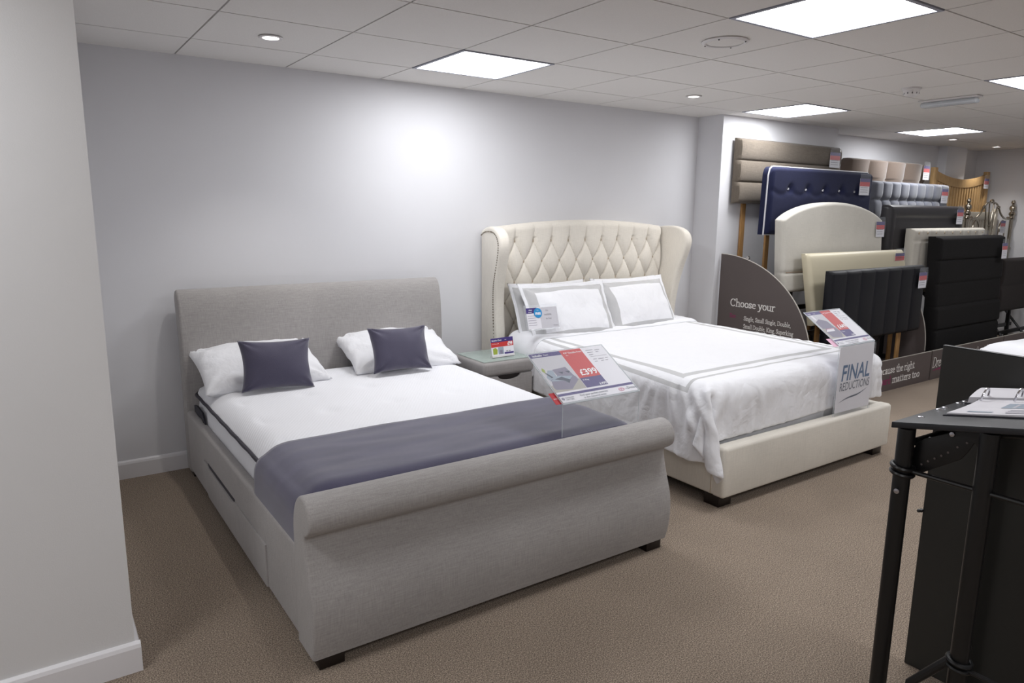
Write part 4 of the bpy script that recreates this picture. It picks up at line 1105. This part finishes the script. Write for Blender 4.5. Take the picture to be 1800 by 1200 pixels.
# third rack
def slatted(name, x0, x1, yf, z0, zs, zm, m, label, ns=19):
    t = empty(name, ((x0+x1)/2, yf, z0), label, 'headboard', 'headboards on the display racks'); w = x1-x0
    for xx in (x0, x1-.075): MB().box((xx, yf, z0-.2), (xx+.075, yf+.05, zs), bev=.006).build('post', m, t)
    f = lambda u: zm+(zs-.035-zm)*(2*u-1)**2
    n = 30; prof = [(x0+.07+(w-.14)*u, f(u)) for u in np.linspace(0, 1, n)]+[(x0+.07+(w-.14)*u, f(u)-.10) for u in np.linspace(1, 0, n)]
    MB().prism(prof, 'y', yf+.008, yf+.04, bev=.003).build('top_rail', m, t)
    MB().box((x0+.07, yf+.008, z0), (x1-.07, yf+.04, z0+.08), bev=.003).build('bottom_rail', m, t)
    for k in range(ns):
        u = (k+.5)/ns; xx = x0+.075+(w-.15)*u; MB().box((xx-.017, yf+.016, z0+.07), (xx+.017, yf+.032, f(u)-.08)).build('slat', m, t, smooth=False)
    return t
slatted('headboard', 8.0, 9.42, -.22, 1.48, 2.06, 1.945, 'oak', 'oak slatted headboard with a dipping curved top rail, by the far corner')
slatted('headboard', 8.30, 9.44, -.36, .95, 1.60, 1.56, 'cream_slat', 'cream painted slatted headboard behind the metal one', ns=16)
# metal headboard
mt = empty('headboard', (8.95,-.50,.7), 'ornate brass-toned metal headboard with finial posts and scrolls', 'headboard', 'headboards on the display racks')
ym = -.50; mx0, mx1 = 8.28, 9.60-.12
for xx in (mx0, mx1):
    b = MB(); b.lathe([(.020,.35),(.020,1.50),(.030,1.505),(.034,1.515),(.026,1.53),(.024,1.54),(.034,1.55),(.038,1.565),(.030,1.585),(.020,1.59),(.018,1.60),(.032,1.61),(.037,1.635),(.030,1.66),(.014,1.672),(.012,1.68),(.022,1.695),(.024,1.71),(.014,1.73),(.003,1.735)], (xx, ym, -.025), 16)
    b.lathe([(.024,1.12),(.032,1.13),(.032,1.15),(.024,1.16)], (xx, ym, -.025), 16); b.build('post', 'antique_metal', mt)
cxm = (mx0+mx1)/2; hw = (mx1-mx0)/2
b = MB()
top = smoothprof([(-1,1.50),(-.8,1.50),(-.62,1.515),(-.45,1.57),(-.33,1.64),(-.2,1.685),(0,1.70),(.2,1.685),(.33,1.64),(.45,1.57),(.62,1.515),(.8,1.50),(1,1.50)], 4, False)
b.tube([(cxm+u*hw, ym, z-.025) for u, z in top], .011, 8); b.build('top_rail', 'antique_metal', mt)
MB().tube([(mx0, ym, 1.14), (mx1, ym, 1.14)], .009, 8).build('lower_rail', 'antique_metal', mt)
for pts in ([(-.72,1.14),(-.72,1.40),(-.62,1.48),(-.52,1.46),(-.45,1.38),(-.43,1.14)], [(.72,1.14),(.72,1.40),(.62,1.48),(.52,1.46),(.45,1.38),(.43,1.14)], [(-.27,1.66),(-.20,1.50),(-.15,1.14)], [(.27,1.66),(.20,1.50),(.15,1.14)], [(-.10,1.69),(-.07,1.55),(0,1.42),(.07,1.55),(.10,1.69)], [(0,1.42),(0,1.14)]):
    MB().tube([(cxm+u*hw, ym, z-.025) for u, z in smoothprof(pts, 5, False)], .008, 7).build('scroll_bar', 'antique_metal', mt)
for u, z, r in ((0,1.71,.03),(-.33,1.64,.024),(.33,1.64,.024),(-.82,1.51,.024),(.82,1.51,.024),(0,1.42,.02),(.5,1.36,.022),(-.5,1.36,.022)):
    MB().sphere((cxm+u*hw, ym, z-.025), r, 10, sc=(1,.8,.9)).build('ornament', 'antique_metal', mt)
hboard(k_hflute(2), 8.0, 9.4, -1.03, .46, 1.05, 'dark_brown_weave', 'dark brown woven headboard cut off by the right edge of the picture', legz=.02, legx=.06, nz=60)
# price tags
sleeve_tag(5.72, -.3705, 2.045, 0, 'price tag on the upper right of the grey-brown banded headboard', .175, .19)
sleeve_tag(5.80, -.645, 1.79, 0, 'price tag on the right end of the navy headboard', .175, .20)
sleeve_tag(5.88, -.795, 1.40, 2, 'price tag on the right shoulder of the arched beige headboard', .15, .19)
sleeve_tag(5.97, -.955, 1.15, 0, 'price tag on the plain cream leather headboard, half hidden by the black one', .17, .12)
sleeve_tag(5.935, -1.20, .955, 0, 'price tag on the fluted black leather headboard', .145, .19)
sleeve_tag(7.66, -.288, 2.0, 0, 'price tag on the brown buttoned velvet headboard', .14, .20)
sleeve_tag(7.58, -.548, 1.74, 0, 'price tag on the blue-grey quilted headboard', .15, .20)
sleeve_tag(7.44, -.79, 1.52, 0, 'price tag on the dark grey framed leather headboard', .14, .20)
sleeve_tag(7.80, -.905, 1.30, 0, 'price tag on the pale stone channelled headboard, mostly hidden', .14, .12)
sleeve_tag(7.84, -1.12+.02, 1.17, 2, 'price tag on the right end of the tall black woven headboard', .13, .21)
sleeve_tag(9.28, -.245, 1.93, 0, 'price tag at the top right of the oak slatted headboard', .13, .17)
sleeve_tag(9.22, -.515, 1.40, 0, 'price tag hanging on the ornate metal headboard', .14, .20)
# racks: black steel posts and rails
def rack(xa, xb, label, ys=(-.09,-.42,-.68,-.93), zs=(1.16,.94,.70,.52)):
    t = empty('display_rack', ((xa+xb)/2, -.6, 0), label, 'rack', 'black steel headboard racks')
    for y, z in zip(ys, zs):
        MB().box((xa, y-.0, z-.02), (xb, y+.025, z+.02)).build('rail', 'black_metal', t, smooth=False)
        MB().box((xa, y-.0, .16), (xb, y+.025, .20)).build('rail', 'black_metal', t, smooth=False)
        for k in range(3):
            x = xa+.03+(xb-xa-.09)*k/2; MB().box((x, y+.026, 0), (x+.03, y+.05, z+.02)).build('upright', 'black_metal', t, smooth=False)
    for x in (xa+.4, xb-.4):
        b = MB(); b.tube([(x,-.11,1.12),(x,-1.05,.03)], .014, 6); b.build('brace', 'black_metal', t, smooth=False)
    b = MB(); b.tube([(xa+.8,-1.06,.03),(xb-.15,-.98,.50)], .012, 6); b.build('brace', 'black_metal', t)
    b = MB(); b.tube([(xb-.15,-1.08,.03),(xa+.8,-.98,.50)], .012, 6); b.build('brace', 'black_metal', t)
    return t
rack(4.36, 5.98, 'black steel rack carrying the headboards behind the curved sign')
rack(6.2, 7.85, 'black steel rack behind the second brown base board')
rack(8.05, 9.42, 'black steel rack by the far corner')
# curved side boards and low front boards
def fit(b, F, txt, size, x, z, width, h=0):
    tx = serif(txt, size, .10, .055); put(b, F, tx, x, z, h, xs=width/max(p[0] for p in tx[0]))
def quarter(x, label, text):
    t = empty('curved_sign' if text else 'divider_board', (x, -.8, 0), label, 'sign' if text else 'board')
    cy, R_, ht = -.29, .93, 1.165
    pts = [(cy, .0)]+[(cy-R_*math.sin(a), .27+(ht-.27)*math.cos(a)**.92) for a in np.linspace(0, PI/2, 30)]+[(cy-R_-.045, .0)]
    MB().prism(pts, 'x', x-.006, x+.006).build('board', 'board_taupe', t, smooth=False)
    e = MB(); e.tube([(x, y, z) for y, z in pts[1:-1]], .006, 5); e.build('edge_strip', 'board_edge', t)
    if text:
        F = Frame((x-.0075, cy, 0), (0,-1,0), (0,0,1))
        b = MB(); fit(b, F, 'Choose your', .092, .13,.725, .45); b.build('title_lettering', 'board_text', t, smooth=False, fix=False); b = MB()
        fit(b, F, 'Single, Small Single, Double,', .052, .28,.615, .455); fit(b, F, 'Small Double, King, Superking', .052, .28,.548, .485)
        fit(b, F, 'Wooden, Metal, Fabric', .052, .28,.435, .36)
        b.build('lettering', 'board_text', t, smooth=False, fix=False)
        b = MB(); fit(b, F, 'Size:', .052, .13,.625, .07); b.build('heading_lettering', 'ink_magenta', t, smooth=False, fix=False)
        c = MB(); c.lathe([(.001,-.012),(.014,-.010),(.016,0),(.014,.010),(.001,.012)], (x+.02, cy-.26, ht-.02), 12, axis='x'); c.build('fixing_knob', 'chrome', t)
    return t
quarter(4.262, 'brown quarter-round sign reading Choose your, at the near end of the headboard display', True)
quarter(6.085, 'plain brown quarter-round divider board between the first and second racks', False)
def base_board(xa, xb, label):
    t = empty('base_board', ((xa+xb)/2, -1.285, 0), label, 'sign board', 'brown front boards of the headboard display')
    MB().box((xa, -1.29, 0), (xb, -1.278, .275)).build('board', 'board_taupe', t, smooth=False)
    MB().box((xa, -1.2905, .2752), (xb, -1.2775, .279)).build('edge_strip', 'board_edge', t, smooth=False)
    F = Frame((xa, -1.2915, 0), (1,0,0), (0,0,1))
    b = MB(); put(b, F, serif('Dreams', .14, shear=.12), .02,.115, 0, xs=.72); b.build('logo_lettering', 'board_text', t, smooth=False, fix=False); b = MB(); xw = xb-xa
    fit(b, F, 'Because the right', .095, xw-.935,.155, .64); b.build('slogan_lettering', 'board_text', t, smooth=False, fix=False); b = MB(); fit(b, F, 'matters too', .095, xw-.66,.062, .47)
    b.build('slogan_lettering', 'board_text', t, smooth=False, fix=False)
    b = MB(); fit(b, F, 'headboard', .095, xw-1.07,.062, .38); b.build('accent_lettering', 'ink_magenta', t, smooth=False, fix=False); b = MB(); n = 16
    for k in range(n):
        u0, u1 = k/n, (k+1)/n; f = lambda u: .085+.018*math.sin(u*PI*.9); g_ = lambda u: .014*math.sin(PI*u)+.001
        b.add([F.p(.02+.36*u0, f(u0)-g_(u0), 0), F.p(.02+.36*u1, f(u1)-g_(u1), 0), F.p(.02+.36*u1, f(u1), 0), F.p(.02+.36*u0, f(u0), 0)], [(0,1,2,3)])
    b.build('logo_swoosh', 'ink_magenta', t, smooth=False, fix=False)
    return t
base_board(4.275, 6.075, 'low brown board reading Because the right headboard matters too, in front of the first rack')
base_board(6.095, 7.60, 'second low brown board, behind the top edge of the dark lectern board')
base_board(7.615, 9.45, 'third low brown board, towards the right edge of the picture')
# ================================================================ lectern in the right foreground
lc = empty('lectern', (1.35,-3.7,0), 'black lectern on tubular metal legs with a sloping top, in the right foreground', 'lectern')
X1, Y1 = 1.10, -3.50
sl = .2
ztop_ = lambda y: .98+sl*(-3.465-y)
# sloping top board
b = MB(); tx0, tx1, ty0, ty1 = 1.082, 1.585, -4.05, -3.465; th = .017
vs = []
for dz in (-th, 0):
    for x, y in ((tx0,ty0),(tx1,ty0),(tx1,ty1),(tx0,ty1)): vs.append((x, y, ztop_(y)+dz))
b.add(vs, [(0,3,2,1),(4,5,6,7),(0,1,5,4),(1,2,6,5),(2,3,7,6),(3,0,4,7)])
bm = bmesh.new(); V0 = [bm.verts.new(v) for v in b.v]; [bm.faces.new([V0[i] for i in f]) for f in b.f]
bmesh.ops.bevel(bm, geom=bm.edges[:], offset=.003, segments=2, profile=.5, affect='EDGES')
b = MB(); b.frombm(bm); b.build('top', 'black_top', lc)
legs_ = [(1.103, -3.497), (1.103, -3.69), (1.545, -3.52), (1.545, -3.95)]
legs_ = [(1.103, -3.497), (1.103, -3.69), (1.55, -3.53), (1.103, -4.0)]
for i, (x, y) in enumerate(legs_):
    b = MB(); b.tube([(x, y, 0), (x, y, ztop_(y)-.019)], .0215, 18); lg = b.build('leg', 'black_metal', lc)
    if i < 2:
        for z in ((.845,.862) if i == 0 else (.385,.40)):
            r = MB(); r.tube([(x+.026*math.cos(a), y+.026*math.sin(a), z+.004*math.sin(a)) for a in np.linspace(0, 2*PI, 25)[:-1]], .006, 7, closed=True); r.build('clamp_ring', 'black_metal', lg)
b = MB(); b.tube([(1.10,-3.51,.855),(1.10,-4.0,.86)], .0065, 10); b.build('rail', 'black_metal', lc)
b = MB(); b.tube([(1.10,-3.70,.385),(1.10,-4.0,.385)], .0065, 10); b.build('rail', 'black_metal', lc)
b = MB(); b.tube([(1.125,-3.515,.93),(1.55,-3.53,.93)], .012, 10); b.build('rail', 'black_metal', lc)
b = MB(); b.tube([(1.118,-3.70,1.0),(1.118,-4.0,1.055)], .006, 8); b.build('rail', 'black_metal', lc)
b = MB(); b.tube([(1.103,-3.69,.42),(1.06,-3.60,.30),(1.05,-3.58,0.02)], .012, 10); b.build('stay', 'black_metal', lc)
# perforated steel bracket
bp_ = [(-3.506,.90),(-3.517,.928),(-3.535,.945),(-3.615,.988),(-3.70,1.004),(-3.705,.985),(-3.69,.955),(-3.665,.95),(-3.65,.965),(-3.64,.94),(-3.625,.915),(-3.565,.872),(-3.525,.842),(-3.508,.85)]
br = MB(); br.prism(bp_, 'x', 1.122, 1.127, bev=.001); bk_ = br.build('bracket', 'black_metal', lc, ang=40)
b = MB()
for y, z in ((-3.535,.875),(-3.55,.888),(-3.565,.90),(-3.58,.912),(-3.595,.925),(-3.615,.945),(-3.635,.962)): b.lathe([(.0028,-.0012),(.0028,.0012)], (1.1212, y, z), 8, axis='x')
b.build('bracket_slots', 'board_taupe', bk_)
for x, y, z, ax in ((1.132,-3.545,.945,'x'),(1.1195,-3.60,.975,'x'),(1.128,-3.585,.862,'x'))[:2]:
    MB().lathe([(.001,-.004),(.006,-.003),(.0065,0),(.006,.003),(.001,.004)], (x, y, z), 12, axis='x').build('bolt', 'bolt', lc)
for x, y in ((1.165,-3.50),(1.30,-3.483),(1.335,-3.484),(1.42,-3.483),(1.455,-3.484)):
    MB().lathe([(.008,0),(.0085,.0012),(.006,.003),(.001,.0035)], (x, y, ztop_(y)), 14).build('screw', 'bolt', lc)
MB().lathe([(.001,-.003),(.007,-.002),(.0075,0),(.007,.003),(.001,.004)], (1.073,-3.503,.80), 12, axis='x').build('bolt', 'bolt', lc)
# tall dark board beside the lectern
bd = empty('display_board', (1.61,-3.85,0), 'tall dark grey board standing upright behind the lectern', 'board')
MB().box((1.60,-4.42,.0), (1.618,-3.342,1.112), bev=.0015).build('panel', 'dark_board', bd, smooth=False)
MB().box((1.5995,-4.42,1.1125), (1.6185,-3.342,1.1145)).build('edge_strip', 'black_top', bd, smooth=False)
c = MB(); c.box((1.585,-3.345,.555), (1.5995,-3.335,.563)); c.sphere((1.583,-3.337,.559), .006, 8); c.build('catch', 'plastic_dark', bd)
# ring binder lying open
def onp(x, y, h=0): return (x, y-h*.196, ztop_(y)+h*.98)
bi = empty('ring_binder', (1.40,-3.65,1.03), 'open ring binder with printed pages on top of the lectern', 'binder')
b = MB()
def cov(x0, x1, y0, y1, h0, h1):
    q = [onp(x,y,h) for h in (h0,h1) for x, y in ((x0,y0),(x1,y0),(x1,y1),(x0,y1))]
    b.add(q, [(0,3,2,1),(4,5,6,7),(0,1,5,4),(1,2,6,5),(2,3,7,6),(3,0,4,7)])
cov(1.205,1.39,-3.86,-3.535,.0005,.003); cov(1.41,1.578,-3.86,-3.50,.0005,.003); cov(1.39,1.41,-3.86,-3.52,.0005,.002)
b.build('cover', 'black_label', bi, smooth=False)
def page(x0, x1, y0, y1, lift, name, ink=True, h0=.004):
    p = MB()
    def f(u, v):
        x = x0+(x1-x0)*u; y = y0+(y1-y0)*v; return onp(x, y, lift(u, v))
    p.grid(f, 24, 16); p.grid(lambda u, v: onp(x0+(x1-x0)*u, y0+(y1-y0)*v, h0 if v else h0), 2, 2)
    per = [(i/23, 0) for i in range(24)]+[(1, j/15) for j in range(1, 16)]+[(i/23, 1) for i in range(22, -1, -1)]+[(0, j/15) for j in range(14, 0, -1)]
    A = [f(*q) for q in per]; B = [onp(x0+(x1-x0)*q[0], y0+(y1-y0)*q[1], h0) for q in per]; n = len(A)
    p.add(A+B, [(i, (i+1) % n, n+(i+1) % n, n+i) for i in range(n)])
    p.build(name, 'paper', bi, ang=50)
    return f
f1 = page(1.212, 1.395, -3.855, -3.54, lambda u, v: .009+.010*u**3+.001*math.sin(v*6), 'page_stack')
f2 = page(1.415, 1.572, -3.855, -3.505, lambda u, v: .022+.020*math.sin(min(1, u*1.3)*PI)*(.6+.4*v), 'page_stack')
b = MB()
def quad(f, u0, u1, v0, v1, mi):
    n = 8; m_ = 6
    b.grid(lambda u, v: tuple(np.array(f(u0+(u1-u0)*u, v0+(v1-v0)*v))+np.array((0,-.0002,.0009))), n, m_, mi)
quad(f1, .50,.80,.30,.72,0); quad(f1, .54,.76,.34,.68,1); quad(f1, .12,.2,.70,.88,0); quad(f1, .10,.13,.2,.6,2); quad(f1,.2,.22,.2,.62,2); quad(f1,.28,.30,.2,.62,2); quad(f1,.36,.38,.2,.62,2)
b.build('page_print', ['ink_bluegrey','paper_grey','ink_lilac'], bi, fix=False)
b = MB(); quad(f2, .2,.6,.3,.7,1); b.build('page_print', ['ink_bluegrey','paper_grey','ink_lilac'], bi, fix=False)
b = MB(); q = [onp(x,y,h) for h in (.012,.019) for x, y in ((1.394,-3.85),(1.412,-3.85),(1.412,-3.535),(1.394,-3.535))]
b.add(q, [(0,3,2,1),(4,5,6,7),(0,1,5,4),(1,2,6,5),(2,3,7,6),(3,0,4,7)]); b.build('ring_bar', 'chrome', bi, smooth=False)
for y in (-3.548,-3.628,-3.708,-3.788):
    r = MB(); r.tube([onp(1.403+.021*math.cos(a), y, .018+.034*max(0, math.sin(a))) for a in np.linspace(-.2, PI+.2, 15)], .0028, 8); r.build('ring', 'chrome', bi)

# white padded bed end beyond the dark board
wbed = empty('white_bed', (5.6,-3.0,0), 'white bed or padded seat mostly hidden behind the dark board at the right edge', 'bed')
b = MB(); b.box((4.75,-3.9,.0), (6.6,-2.15,.36), bev=.04, seg=4); b.build('base', 'cotton_white', wbed)
b = MB()
def fq(u, v):
    x = 4.72+1.9*u; y = -3.92+1.8*v; e = min(u, 1-u, v, 1-v); q = min(1, e/.10)
    return (x, y, .36+.27*math.sqrt(1-(1-q)**2)+.02*noise.noise((x*2, y*2, 0)))
b.grid(fq, 50, 50); b.add([(4.72,-3.92,.36),(6.62,-3.92,.36),(6.62,-2.12,.36),(4.72,-2.12,.36)], [(0,3,2,1)]); b.build('quilt', 'cotton_white', wbed)
